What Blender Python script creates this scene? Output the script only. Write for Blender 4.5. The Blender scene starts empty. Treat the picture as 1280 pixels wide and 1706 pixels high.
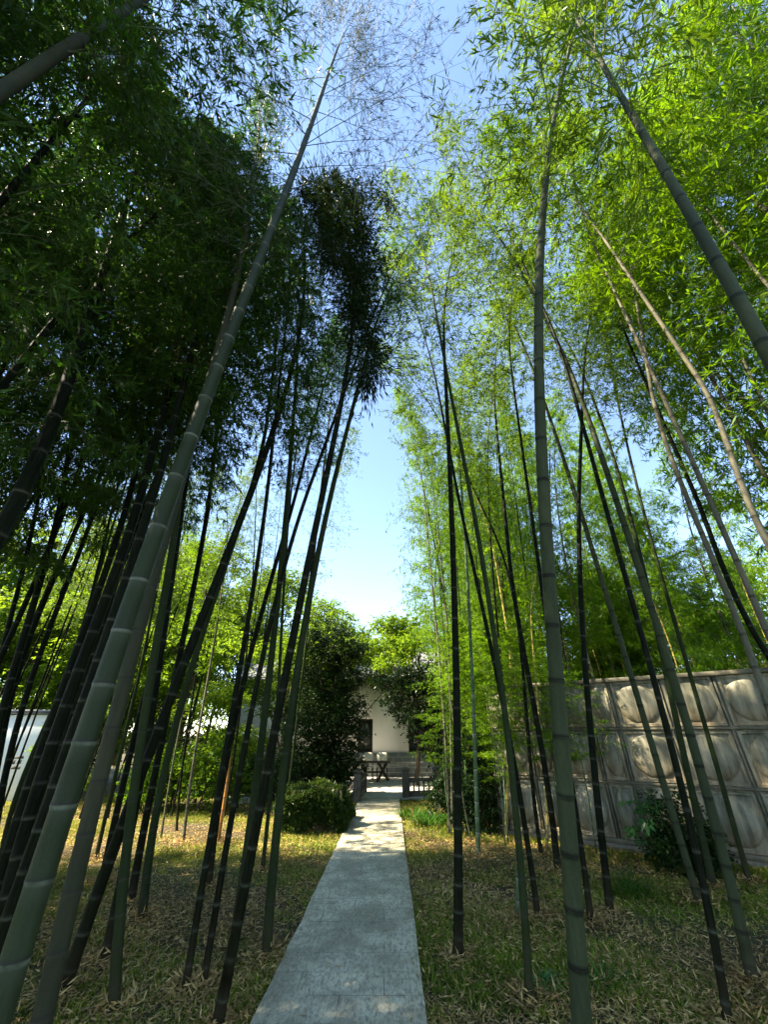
import bpy, math, random
import numpy as np
from mathutils import Vector, Matrix

# ------------------------------------------------------------------ camera, sky, sun, exposure
SC = bpy.context.scene
COL = SC.collection
CAM_H = 1.6
F = 650.0                      # focal length in photo pixels (1280 x 1706)
PITCH = math.radians(29.8)
cam_d = bpy.data.cameras.new("camera")
cam_d.sensor_fit = 'VERTICAL'
cam_d.sensor_height = 24.0
cam_d.lens = F / 1706.0 * 24.0
cam_d.clip_start = 0.05
cam_d.clip_end = 3000.0
cam = bpy.data.objects.new("camera", cam_d)
COL.objects.link(cam)
cam.location = (0, 0, CAM_H)
cam.rotation_euler = (math.radians(90) + PITCH, 0, 0)
SC.camera = cam

SUN_DIR = Vector((-700.0, -105.0, 830.0)).normalized()     # towards the sun: high, left and ahead
elev = math.asin(SUN_DIR.z)
azim = math.atan2(SUN_DIR.x, SUN_DIR.y)
world = bpy.data.worlds.new("World")
SC.world = world
world.use_nodes = True
wn = world.node_tree
for n in list(wn.nodes):
    wn.nodes.remove(n)
sky = wn.nodes.new('ShaderNodeTexSky')
sky.sky_type = 'NISHITA'
sky.sun_disc = False
sky.sun_elevation = elev
sky.sun_rotation = azim
sky.altitude = 0
sky.air_density = 0.85
sky.dust_density = 0.0
sky.ozone_density = 3.0
bg = wn.nodes.new('ShaderNodeBackground')
bg.inputs['Strength'].default_value = 0.105
wo = wn.nodes.new('ShaderNodeOutputWorld')
wn.links.new(sky.outputs[0], bg.inputs[0])
wn.links.new(bg.outputs[0], wo.inputs[0])

sun_d = bpy.data.lights.new("sun", 'SUN')
sun_d.energy = 5.0
sun_d.angle = math.radians(0.5)
sun_d.color = (1.0, 0.93, 0.78)
sun = bpy.data.objects.new("sun", sun_d)
COL.objects.link(sun)
sun.rotation_euler = SUN_DIR.to_track_quat('Z', 'Y').to_euler()
sun.location = SUN_DIR * 60

SC.view_settings.view_transform = 'Standard'
SC.view_settings.look = 'None'
SC.view_settings.exposure = 2.6
SC.view_settings.use_white_balance = True
SC.view_settings.white_balance_temperature = 7300
SC.view_settings.white_balance_tint = 10
SC.view_settings.gamma = 1.0
SC.render.engine = 'CYCLES'
SC.cycles.use_denoising = True
SC.cycles.max_bounces = 8
SC.cycles.diffuse_bounces = 4
SC.cycles.transmission_bounces = 4
SC.cycles.caustics_reflective = False
SC.cycles.caustics_refractive = False
SC.cycles.use_adaptive_sampling = True

RNG = np.random.default_rng(7)
random.seed(7)
cP, sP = math.cos(PITCH), math.sin(PITCH)

def ray(px, py):
    u = (px - 640.0) / F
    v = (853.0 - py) / F
    return u, cP - v * sP, sP + v * cP      # x, forward, up for unit depth

def at(px, py, Y):
    u, f, w = ray(px, py)
    s = Y / f
    return np.array((u * s, Y, CAM_H + w * s))

def ground(px, py, z=0.0):
    u, f, w = ray(px, py)
    s = (z - CAM_H) / w
    return np.array((u * s, f * s, z))

# ------------------------------------------------------------------ mesh helpers
def mesh_np(name, verts, faces, mat, attrs=None, smooth=False):
    """faces: (n,k) int array, or a list of such arrays."""
    me = bpy.data.meshes.new(name)
    verts = np.ascontiguousarray(verts, dtype=np.float32)
    if not isinstance(faces, list):
        faces = [faces]
    faces = [np.asarray(f, dtype=np.int32) for f in faces if len(f)]
    me.vertices.add(len(verts))
    me.vertices.foreach_set("co", verts.ravel())
    loops = np.concatenate([f.ravel() for f in faces])
    tot = np.concatenate([np.full(len(f), f.shape[1], np.int32) for f in faces])
    start = np.concatenate([[0], np.cumsum(tot)[:-1]]).astype(np.int32)
    me.loops.add(len(loops))
    me.loops.foreach_set("vertex_index", loops)
    me.polygons.add(len(tot))
    me.polygons.foreach_set("loop_start", start)
    me.polygons.foreach_set("loop_total", tot)
    if smooth:
        me.polygons.foreach_set("use_smooth", np.ones(len(tot), dtype=bool))
    if attrs:
        for k, v in attrs.items():
            a = me.attributes.new(k, 'FLOAT', 'POINT')
            a.data.foreach_set("value", np.asarray(v, dtype=np.float32))
    me.update(calc_edges=True)
    if mat:
        me.materials.append(mat)
    return me

def link(name, me, parent=None, loc=(0, 0, 0)):
    o = bpy.data.objects.new(name, me)
    COL.objects.link(o)
    o.location = loc
    if parent:
        o.parent = parent
    return o

def empty(name, loc, label=None, cat=None, group=None):
    o = bpy.data.objects.new(name, None)
    o.empty_display_size = 0.2
    COL.objects.link(o)
    o.location = loc
    tag(o, label, cat, group)
    return o

def tag(o, label=None, cat=None, group=None, kind=None):
    if label: o['label'] = label
    if cat: o['category'] = cat
    if group: o['group'] = group
    if kind: o['kind'] = kind
    return o

class MB:
    """collects simple solids into one mesh"""
    def __init__(s):
        s.v = []; s.f4 = []; s.f3 = []; s.n = 0
    def add(s, v, f):
        v = np.asarray(v, float); f = np.asarray(f) + s.n
        s.v.append(v); s.n += len(v)
        (s.f4 if f.shape[1] == 4 else s.f3).append(f)
    def box(s, lo, hi, M=None, bev=0.0):
        lo = np.array(lo, float); hi = np.array(hi, float)
        b = min(bev, (hi - lo).min() * 0.45)
        if b <= 0:
            c = np.array([(x, y, z) for z in (0, 1) for y in (0, 1) for x in (0, 1)], float)
            v = lo + c * (hi - lo)
            f = [(0, 2, 3, 1), (4, 5, 7, 6), (0, 1, 5, 4), (2, 6, 7, 3), (0, 4, 6, 2), (1, 3, 7, 5)]
            if M is not None: v = v @ M[0].T + M[1]
            s.add(v, f); return
        # chamfered box: 24 verts
        vs = []; idx = {}
        for z in (0, 1):
            for y in (0, 1):
                for x in (0, 1):
                    p = lo + np.array((x, y, z)) * (hi - lo)
                    inn = np.array((b if x == 0 else -b, b if y == 0 else -b, b if z == 0 else -b))
                    for ax in range(3):
                        q = p + inn; q[ax] = p[ax]
                        idx[(x, y, z, ax)] = len(vs); vs.append(q)
        f4 = []
        for ax in range(3):
            o1, o2 = [a for a in range(3) if a != ax]
            for sd in (0, 1):
                ring = []
                for a, bb in ((0, 0), (1, 0), (1, 1), (0, 1)):
                    k = [0, 0, 0]; k[ax] = sd; k[o1] = a; k[o2] = bb
                    ring.append(idx[(k[0], k[1], k[2], ax)])
                f4.append(ring)
        for ax in range(3):
            o1, o2 = [a for a in range(3) if a != ax]
            for a in (0, 1):
                for bb in (0, 1):
                    k0 = [0, 0, 0]; k0[o1] = a; k0[o2] = bb
                    k1 = list(k0); k1[ax] = 1
                    f4.append([idx[(*k0, o1)], idx[(*k1, o1)], idx[(*k1, o2)], idx[(*k0, o2)]])
        f3 = []
        for z in (0, 1):
            for y in (0, 1):
                for x in (0, 1):
                    f3.append([idx[(x, y, z, 0)], idx[(x, y, z, 1)], idx[(x, y, z, 2)]])
        v = np.array(vs)
        if M is not None: v = v @ M[0].T + M[1]
        n0 = s.n
        s.v.append(v); s.n += len(v)
        s.f4.append(np.array(f4) + n0); s.f3.append(np.array(f3) + n0)
    def bar(s, a, b, w, t, bev=0.004, up=(0, 0, 1)):
        a = np.array(a, float); b = np.array(b, float)
        d = b - a; L = np.linalg.norm(d); d /= L
        up = np.array(up, float)
        x = np.cross(d, up)
        if np.linalg.norm(x) < 1e-4: x = np.array((1.0, 0, 0))
        x /= np.linalg.norm(x); z = np.cross(x, d)
        R = np.stack((x, d, z), 1)
        s.box((-w / 2, 0, -t / 2), (w / 2, L, t / 2), (R, a), bev)
    def build(s, name, mat, parent=None, loc=(0, 0, 0), smooth=False):
        fs = []
        if s.f4: fs.append(np.concatenate(s.f4))
        if s.f3: fs.append(np.concatenate(s.f3))
        me = mesh_np(name, np.concatenate(s.v), fs, mat, smooth=smooth)
        bm_fix(me)
        return link(name, me, parent, loc)

def bm_fix(me):
    import bmesh
    bm = bmesh.new(); bm.from_mesh(me)
    bmesh.ops.recalc_face_normals(bm, faces=bm.faces)
    bm.to_mesh(me); bm.free()

def nrm(a):
    return a / np.maximum(np.linalg.norm(a, axis=-1, keepdims=True), 1e-9)

def tubes(P, R, sides=3):
    """P (n,k,3), R (n,k) -> verts, quads"""
    n, k, _ = P.shape
    T = np.empty_like(P)
    T[:, 1:-1] = P[:, 2:] - P[:, :-2]
    T[:, 0] = P[:, 1] - P[:, 0]; T[:, -1] = P[:, -1] - P[:, -2]
    T = nrm(T)
    ref = np.where(np.abs(T[:, :1, 2:3]) > 0.9, np.array((1.0, 0, 0)), np.array((0, 0, 1.0)))
    A = nrm(np.cross(T, np.broadcast_to(ref, T.shape))); B = np.cross(T, A)
    ang = np.arange(sides) * 2 * math.pi / sides
    V = (P[:, :, None, :] + R[:, :, None, None] * (A[:, :, None, :] * np.cos(ang)[None, None, :, None] + B[:, :, None, :] * np.sin(ang)[None, None, :, None]))
    base = (np.arange(n) * k * sides)[:, None, None]
    i = np.arange(k - 1)[None, :, None] * sides
    j = np.arange(sides)[None, None, :]
    j2 = (j + 1) % sides
    Q = np.stack((base + i + j, base + i + j2, base + i + sides + j2, base + i + sides + j), -1).reshape(-1, 4)
    return V.reshape(-1, 3), Q

def leaf_quads(base, d, ln, wd, rng, up=(0, 0, 1), twist=0.7, fold=0.12, mid=0.38):
    n = len(base)
    d = nrm(d)
    upv = np.asarray(up, float) + rng.normal(0, twist, (n, 3))
    s = nrm(np.cross(d, upv)); nn = np.cross(s, d)
    ln = np.asarray(ln).reshape(-1, 1) * np.ones((n, 1)); wd = np.asarray(wd).reshape(-1, 1) * np.ones((n, 1))
    c = base + d * ln * mid
    v0 = base
    v1 = c + s * wd * 0.5 - nn * wd * fold
    v2 = base + d * ln - nn * ln * 0.06
    v3 = c - s * wd * 0.5 - nn * wd * fold
    V = np.stack((v0, v1, v2, v3), 1).reshape(-1, 3)
    Q = np.arange(n * 4).reshape(n, 4)
    return V, Q

# ------------------------------------------------------------------ materials
def mat_new(name):
    m = bpy.data.materials.new(name); m.use_nodes = True
    nt = m.node_tree
    for n in list(nt.nodes): nt.nodes.remove(n)
    out = nt.nodes.new('ShaderNodeOutputMaterial')
    return m, nt, out

def ramp(nt, stops, src=None, interp='LINEAR'):
    r = nt.nodes.new('ShaderNodeValToRGB')
    r.color_ramp.interpolation = interp
    el = r.color_ramp.elements
    while len(el) > 1: el.remove(el[-1])
    el[0].position = stops[0][0]; el[0].color = (*stops[0][1], 1)
    for p, c in stops[1:]:
        e = el.new(p); e.color = (*c, 1)
    if src is not None: nt.links.new(src, r.inputs[0])
    return r

def noise(nt, scale, detail=4, rough=0.6, vec=None, dim='3D', dist=0.0):
    n = nt.nodes.new('ShaderNodeTexNoise'); n.noise_dimensions = dim
    n.inputs['Scale'].default_value = scale; n.inputs['Detail'].default_value = detail
    n.inputs['Roughness'].default_value = rough; n.inputs['Distortion'].default_value = dist
    if vec is not None: nt.links.new(vec, n.inputs['Vector'])
    return n

def mapping(nt, vec, scale=(1, 1, 1), rot=(0, 0, 0)):
    m = nt.nodes.new('ShaderNodeMapping')
    m.inputs['Scale'].default_value = scale; m.inputs['Rotation'].default_value = rot
    nt.links.new(vec, m.inputs['Vector'])
    return m.outputs[0]

def mixc(nt, fac, a, b, mode='MIX'):
    m = nt.nodes.new('ShaderNodeMix'); m.data_type = 'RGBA'; m.blend_type = mode
    for sock, v in ((m.inputs[0], fac), (m.inputs[6], a), (m.inputs[7], b)):
        if isinstance(v, (int, float)): sock.default_value = v
        elif isinstance(v, tuple): sock.default_value = (*v, 1)
        else: nt.links.new(v, sock)
    return m.outputs[2]

def bump(nt, h, strength=0.3, dist=0.01):
    b = nt.nodes.new('ShaderNodeBump'); b.inputs['Strength'].default_value = strength
    b.inputs['Distance'].default_value = dist
    nt.links.new(h, b.inputs['Height'])
    return b.outputs[0]

def principled(nt, out, color, rough=0.6, normal=None, spec=0.4, metal=0.0):
    p = nt.nodes.new('ShaderNodeBsdfPrincipled')
    if isinstance(color, tuple): p.inputs['Base Color'].default_value = (*color, 1)
    else: nt.links.new(color, p.inputs['Base Color'])
    if isinstance(rough, (int, float)): p.inputs['Roughness'].default_value = rough
    else: nt.links.new(rough, p.inputs['Roughness'])
    p.inputs['Specular IOR Level'].default_value = spec
    p.inputs['Metallic'].default_value = metal
    if normal is not None: nt.links.new(normal, p.inputs['Normal'])
    nt.links.new(p.outputs[0], out.inputs[0])
    return p

def leaf_mat(name, stops, trans=0.45, tcol=(0.35, 0.55, 0.05), rough=0.45, patch=0.6):
    m, nt, out = mat_new(name)
    g = nt.nodes.new('ShaderNodeNewGeometry')
    oi = nt.nodes.new('ShaderNodeObjectInfo')
    n = noise(nt, 0.9, 2, 0.5, g.outputs['Position'])
    a = nt.nodes.new('ShaderNodeMath'); a.operation = 'MULTIPLY_ADD'
    nt.links.new(n.outputs[0], a.inputs[0]); a.inputs[1].default_value = patch
    b = nt.nodes.new('ShaderNodeMath'); b.operation = 'MULTIPLY_ADD'
    nt.links.new(g.outputs['Random Per Island'], b.inputs[0]); b.inputs[1].default_value = 0.55
    c = nt.nodes.new('ShaderNodeMath'); c.operation = 'MULTIPLY_ADD'
    nt.links.new(oi.outputs['Random'], c.inputs[0]); c.inputs[1].default_value = 0.25
    c.inputs[2].default_value = -0.25 + (0.3 - patch * 0.5)
    nt.links.new(c.outputs[0], b.inputs[2]); nt.links.new(b.outputs[0], a.inputs[2])
    r = ramp(nt, stops, a.outputs[0])
    p = nt.nodes.new('ShaderNodeBsdfPrincipled')
    nt.links.new(r.outputs[0], p.inputs['Base Color']); p.inputs['Roughness'].default_value = rough
    p.inputs['Specular IOR Level'].default_value = 0.12
    t = nt.nodes.new('ShaderNodeBsdfTranslucent')
    tc = mixc(nt, 0.5, r.outputs[0], tcol)
    nt.links.new(tc, t.inputs[0])
    mx = nt.nodes.new('ShaderNodeMixShader'); mx.inputs[0].default_value = trans
    nt.links.new(p.outputs[0], mx.inputs[1]); nt.links.new(t.outputs[0], mx.inputs[2])
    nt.links.new(mx.outputs[0], out.inputs[0])
    return m

def culm_mat(name, ca, cb, ring=(0.45, 0.47, 0.42), dark=(0.02, 0.02, 0.015), bloom=0.5, mottled=(0.015, 0.018, 0.010), mot=0.7, rough=0.42, spec=0.12):
    m, nt, out = mat_new(name)
    tc = nt.nodes.new('ShaderNodeTexCoord')
    oi = nt.nodes.new('ShaderNodeObjectInfo')
    off = nt.nodes.new('ShaderNodeVectorMath'); off.operation = 'ADD'
    nt.links.new(tc.outputs['Object'], off.inputs[0])
    mu = nt.nodes.new('ShaderNodeVectorMath'); mu.operation = 'SCALE'; mu.inputs['Scale'].default_value = 1.0
    cmb = nt.nodes.new('ShaderNodeCombineXYZ')
    sc_ = nt.nodes.new('ShaderNodeMath'); sc_.operation = 'MULTIPLY'; sc_.inputs[1].default_value = 37.0
    nt.links.new(oi.outputs['Random'], sc_.inputs[0]); nt.links.new(sc_.outputs[0], cmb.inputs[0]); nt.links.new(sc_.outputs[0], cmb.inputs[2])
    nt.links.new(cmb.outputs[0], off.inputs[1])
    v = off.outputs[0]
    n1 = noise(nt, 2.2, 5, 0.62, mapping(nt, v, (1, 1, 0.55)))
    n2 = noise(nt, 55, 4, 0.7, mapping(nt, v, (1, 1, 0.1)))
    n3 = noise(nt, 120, 3, 0.6, v)
    base = mixc(nt, ramp(nt, [(0.35, (0, 0, 0)), (0.65, (1, 1, 1))], n1.outputs[0]).outputs[0], ca, cb)
    f2 = ramp(nt, [(0.45, (0, 0, 0)), (0.75, (mot,) * 3)], n2.outputs[0]).outputs[0]
    base = mixc(nt, f2, base, mottled)
    f3 = ramp(nt, [(0.52, (0, 0, 0)), (0.7, (0.35,) * 3)], n3.outputs[0]).outputs[0]
    base = mixc(nt, f3, base, tuple(min(1, c * 1.9 + 0.006) for c in ca))
    def attr(nm):
        a = nt.nodes.new('ShaderNodeAttribute'); a.attribute_name = nm
        return a.outputs['Fac']
    bl = nt.nodes.new('ShaderNodeMath'); bl.operation = 'MULTIPLY'
    nt.links.new(attr('bloom'), bl.inputs[0]); bl.inputs[1].default_value = bloom
    base = mixc(nt, bl.outputs[0], base, tuple(0.9 * c for c in ring))
    base = mixc(nt, attr('dark'), base, dark)
    rg = nt.nodes.new('ShaderNodeMath'); rg.operation = 'MULTIPLY'
    nt.links.new(attr('ring'), rg.inputs[0]); rg.inputs[1].default_value = 0.85
    rgn = nt.nodes.new('ShaderNodeMath'); rgn.operation = 'MULTIPLY'
    nt.links.new(ramp(nt, [(.35, (.25,) * 3), (.6, (1,) * 3)], noise(nt, 14, 3, .6, v).outputs[0]).outputs[0], rgn.inputs[1])
    nt.links.new(rg.outputs[0], rgn.inputs[0])
    base = mixc(nt, rgn.outputs[0], base, ring)
    ft = nt.nodes.new('ShaderNodeMath'); ft.operation = 'MULTIPLY'
    nt.links.new(attr('foot'), ft.inputs[0]); nt.links.new(ramp(nt, [(0.3, (0.5,) * 3), (0.6, (1,) * 3)], n1.outputs[0]).outputs[0], ft.inputs[1])
    base = mixc(nt, ft.outputs[0], base, (0.04, 0.03, 0.016))
    nb = bump(nt, n2.outputs[0], 0.25, 0.004)
    principled(nt, out, base, rough + .12, nb, spec)
    return m

def simple_mat(name, ca, cb, scale=8, rough=0.7, bstr=0.3, bdist=0.01, detail=6, spec=0.3, vecscale=(1, 1, 1), metal=0.0):
    m, nt, out = mat_new(name)
    tc = nt.nodes.new('ShaderNodeTexCoord')
    n1 = noise(nt, scale, detail, 0.65, mapping(nt, tc.outputs['Object'], vecscale))
    n2 = noise(nt, scale * 7, 3, 0.6, mapping(nt, tc.outputs['Object'], vecscale))
    c = mixc(nt, ramp(nt, [(0.35, (0, 0, 0)), (0.68, (1, 1, 1))], n1.outputs[0]).outputs[0], ca, cb)
    c = mixc(nt, ramp(nt, [(0.5, (0, 0, 0)), (0.8, (0.4,) * 3)], n2.outputs[0]).outputs[0], c, tuple(x * 0.45 for x in ca))
    principled(nt, out, c, rough, bump(nt, n2.outputs[0], bstr, bdist), spec, metal)
    return m

M = {}
G0 = (0.010, 0.030, 0.004); G1 = (0.030, 0.085, 0.008); G2 = (0.075, 0.165, 0.012); G3 = (0.16, 0.25, 0.02)
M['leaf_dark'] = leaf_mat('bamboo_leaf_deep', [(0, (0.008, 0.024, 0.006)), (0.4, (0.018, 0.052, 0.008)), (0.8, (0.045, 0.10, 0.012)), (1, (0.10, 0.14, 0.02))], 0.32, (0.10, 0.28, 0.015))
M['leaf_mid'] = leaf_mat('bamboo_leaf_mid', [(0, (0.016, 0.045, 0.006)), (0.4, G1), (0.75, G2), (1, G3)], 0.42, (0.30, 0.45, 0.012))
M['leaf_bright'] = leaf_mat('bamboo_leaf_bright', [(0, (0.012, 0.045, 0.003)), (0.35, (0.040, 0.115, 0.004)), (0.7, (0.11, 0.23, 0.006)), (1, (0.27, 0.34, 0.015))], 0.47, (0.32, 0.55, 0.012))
M['leaf_dry'] = leaf_mat('bamboo_leaf_olive', [(0, (0.03, 0.045, 0.012)), (0.5, (0.085, 0.11, 0.025)), (1, (0.20, 0.20, 0.05))], 0.4, (0.35, 0.42, 0.06))
M['leaf_thin'] = leaf_mat('fine_twig_leaf', [(0, (0.008, 0.014, 0.006)), (.6, (0.02, 0.03, 0.010)), (1, (0.05, 0.06, 0.02))], .15, (.1, .15, .02), .85)
M['leaf_tree'] = leaf_mat('broad_leaf_bright', [(0, (0.025, 0.060, 0.004)), (0.4, (0.06, 0.13, 0.008)), (0.75, (0.13, 0.24, 0.012)), (1, (0.28, 0.36, 0.03))], 0.47, (0.36, 0.52, 0.03))
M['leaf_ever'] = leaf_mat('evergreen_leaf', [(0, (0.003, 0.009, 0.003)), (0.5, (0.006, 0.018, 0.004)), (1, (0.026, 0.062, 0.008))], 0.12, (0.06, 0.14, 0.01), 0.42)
M['leaf_hedge'] = leaf_mat('hedge_leaf', [(0, (0.008, 0.02, 0.006)), (0.5, (0.02, 0.045, 0.010)), (1, (0.10, 0.15, 0.025))], 0.2, (0.2, 0.3, 0.03), 0.42)
M['leaf_pine'] = leaf_mat('pine_needle', [(0, (0.02, 0.05, 0.015)), (0.5, (0.05, 0.10, 0.025)), (1, (0.14, 0.20, 0.05))], 0.25, (0.2, 0.35, 0.06))
M['leaf_blade'] = leaf_mat('strap_leaf', [(0, (0.012, 0.04, 0.008)), (0.5, (0.03, 0.085, 0.012)), (1, (0.09, 0.18, 0.02))], 0.3, (0.15, 0.35, 0.03), 0.3)
M['leaf_fatsia'] = leaf_mat('palmate_leaf', [(0, (0.02, 0.07, 0.02)), (0.5, (0.05, 0.15, 0.04)), (1, (0.10, 0.26, 0.08))], 0.35, (0.12, 0.4, 0.08), 0.3)
M['twig'] = simple_mat('bamboo_twig', (0.05, 0.075, 0.03), (0.10, 0.12, 0.05), 20, 0.6)
M['bark'] = simple_mat('tree_bark', (0.045, 0.035, 0.025), (0.10, 0.08, 0.055), 9, 0.9, 0.8, 0.02, vecscale=(1, 1, 0.3))
M['culm_blue'] = culm_mat('culm_blue_green', (0.014, 0.022, 0.008), (0.023, 0.033, 0.013), ring=(0.11, 0.125, 0.09), bloom=0.14)
M['culm_grey'] = culm_mat('culm_grey_olive', (0.020, 0.023, 0.011), (0.036, 0.037, 0.018), ring=(0.035, 0.035, 0.022), bloom=0.06, rough=0.55)
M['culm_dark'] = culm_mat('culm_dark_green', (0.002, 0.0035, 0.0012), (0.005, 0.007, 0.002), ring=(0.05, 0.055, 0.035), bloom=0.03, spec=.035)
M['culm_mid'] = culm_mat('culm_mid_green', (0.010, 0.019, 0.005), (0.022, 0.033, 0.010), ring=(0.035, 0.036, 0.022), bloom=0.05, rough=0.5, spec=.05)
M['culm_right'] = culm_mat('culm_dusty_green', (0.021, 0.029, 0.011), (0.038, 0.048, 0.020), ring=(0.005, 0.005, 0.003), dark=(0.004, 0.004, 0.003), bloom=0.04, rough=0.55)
M['culm_pale'] = culm_mat('culm_pale_tan', (0.075, 0.073, 0.048), (0.135, 0.12, 0.08), ring=(0.03, 0.025, 0.015), bloom=0.05, rough=0.55)
M['culm_yellow'] = culm_mat('culm_yellow', (0.30, 0.25, 0.06), (0.42, 0.32, 0.10), ring=(0.14, 0.11, 0.05), bloom=0.1)
M['culm_orange'] = culm_mat('culm_orange_dry', (0.42, 0.17, 0.04), (0.50, 0.25, 0.08), ring=(0.25, 0.14, 0.06), bloom=0.05)
M['culm_stripe'] = culm_mat('culm_bright_green', (0.045, 0.085, 0.035), (0.07, 0.12, 0.05), ring=(0.24, 0.27, 0.2), bloom=0.3)

# ------------------------------------------------------------------ bamboo
def crown_np(seed, L, nodes=30, bmax=1.7, nbl=8, ntw=4, nlf=5, leaf=(0.12, 0.017), elev=0.75, droop=0.6, twigs=True, start=0.0, tr=.0009, spread=.55):
    """branches and leaves round a straight axis, z from 0 to L"""
    g = np.random.default_rng(seed)
    z = np.linspace(start, L * 0.985, nodes) + g.normal(0, 0.03, nodes)
    u = np.clip(z / L, 0, 1)
    prof = np.interp(u, [0, .12, .4, .75, 1], [.45, .85, 1, .6, .16])
    phi = g.uniform(0, 6.28) + np.arange(nodes) * math.pi + g.normal(0, .5, nodes)
    Z = np.repeat(z, 2); U = np.repeat(u, 2)
    PH = np.repeat(phi, 2) + np.tile([-.42, .42], nodes) + g.normal(0, .25, nodes * 2)
    BL = bmax * np.repeat(prof, 2) * np.tile([1.0, 0.72], nodes) * g.uniform(.65, 1.15, nodes * 2)
    E = elev + U * 0.35 + g.normal(0, .12, nodes * 2)
    nb = len(Z)
    k = 6
    t = np.linspace(0, 1, k)
    rad = np.stack((np.cos(PH), np.sin(PH), np.zeros(nb)), 1)
    dr = droop * g.uniform(.6, 1.3, nb)
    def bpos(idx, tt):
        h = BL[idx] * (np.sin(E[idx]) * tt - dr[idx] * tt ** 2 * 0.75)
        r = BL[idx] * (np.cos(E[idx]) * tt + 0.15 * tt ** 2)
        p = rad[idx] * r[:, None]
        p[:, 2] = Z[idx] + h
        return p
    P = np.stack([bpos(np.arange(nb), np.full(nb, tt)) for tt in t], 1)
    R = (0.0055 * (BL / bmax)[:, None] + 0.0015) * (1 - 0.8 * t)[None, :]
    V, Q = tubes(P, R, 4)
    bv, bf = [V], [Q]; n0 = len(V)
    # branchlets
    bi = np.repeat(np.arange(nb), nbl)
    tt = np.clip(np.tile(np.linspace(.16, 1.0, nbl), nb) + g.normal(0, .04, nb * nbl), .1, 1)
    A = bpos(bi, tt); A2 = bpos(bi, np.clip(tt - .08, 0, 1))
    tan = nrm(A - A2)
    side = nrm(np.cross(tan, np.array((0, 0, 1.0)))) * np.where(np.arange(len(bi)) % 2 == 0, 1, -1)[:, None]
    D = nrm(tan * g.uniform(.5, 1.1, (len(bi), 1)) + side * g.uniform(.3, 1.0, (len(bi), 1)) + g.normal(0, .28, (len(bi), 3)))
    LL = (BL[bi] * 0.34 * (1.15 - .6 * tt) + .10) * g.uniform(.7, 1.3, len(bi))
    s = np.linspace(0, 1, 3)
    def lpos(i, ss):
        q = A[i] + D[i] * (LL[i] * ss)[:, None]
        q[:, 2] -= LL[i] * ss ** 2 * .3
        return q
    P2 = np.stack([lpos(np.arange(len(bi)), np.full(len(bi), x)) for x in s], 1)
    V, Q = tubes(P2, np.full((len(bi), 3), 0.0014 + (tr - .0009)) * np.array((1.2, 1, .5)), 3)
    bv.append(V); bf.append(Q + n0); n0 += len(V)
    # twigs
    ti = np.repeat(np.arange(len(bi)), ntw)
    ss = np.tile(np.linspace(.3, 1.0, ntw), len(bi)) + g.normal(0, .05, len(ti))
    TA = lpos(ti, ss)
    TD = nrm(D[ti] + g.normal(0, .55, (len(ti), 3)) + np.array((0, 0, -.15)))
    TL = g.uniform(.06, .15, len(ti))
    TB = TA + TD * TL[:, None]
    if twigs:
        V, Q = tubes(np.stack((TA, TB), 1), np.full((len(ti), 2), tr), 3)
        bv.append(V); bf.append(Q + n0)
    # leaves
    li = np.repeat(np.arange(len(ti)), nlf)
    q = g.uniform(.25, 1.0, len(li))
    LB = TA[li] + TD[li] * (TL[li] * q)[:, None]
    LD = nrm(TD[li] * .8 + g.normal(0, spread, (len(li), 3)) + np.array((0, 0, -.8 * spread)))
    ln = leaf[0] * g.uniform(.6, 1.25, len(li))
    V, Q = leaf_quads(LB, LD, ln, ln * leaf[1] / leaf[0] * g.uniform(.85, 1.2, len(li)), g)
    return np.concatenate(bv), np.concatenate(bf), V, Q

KIND = {   # crown recipes: dense, medium, sparse, airy twigs
    'dense': dict(nodes=30, bmax=1.9, nbl=9, ntw=4, nlf=6, leaf=(.125, .020)),
    'medium': dict(nodes=26, bmax=1.7, nbl=8, ntw=4, nlf=5, leaf=(.12, .018)),
    'light': dict(nodes=24, bmax=1.6, nbl=7, ntw=3, nlf=4, leaf=(.12, .017)),
    'twiggy': dict(nodes=30, bmax=2.9, nbl=13, ntw=5, nlf=4, leaf=(.085, .0065), elev=.40, droop=.28, tr=.0017, spread=.3),
    'thin': dict(nodes=20, bmax=.8, nbl=5, ntw=3, nlf=5, leaf=(.11, .016)),
}
_cache = {}
def crown_var(kind, var):
    key = (kind, var)
    if key not in _cache:
        _cache[key] = crown_np(100 + var * 13 + len(kind), 7.0, **KIND[kind])
    return _cache[key]

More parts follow.
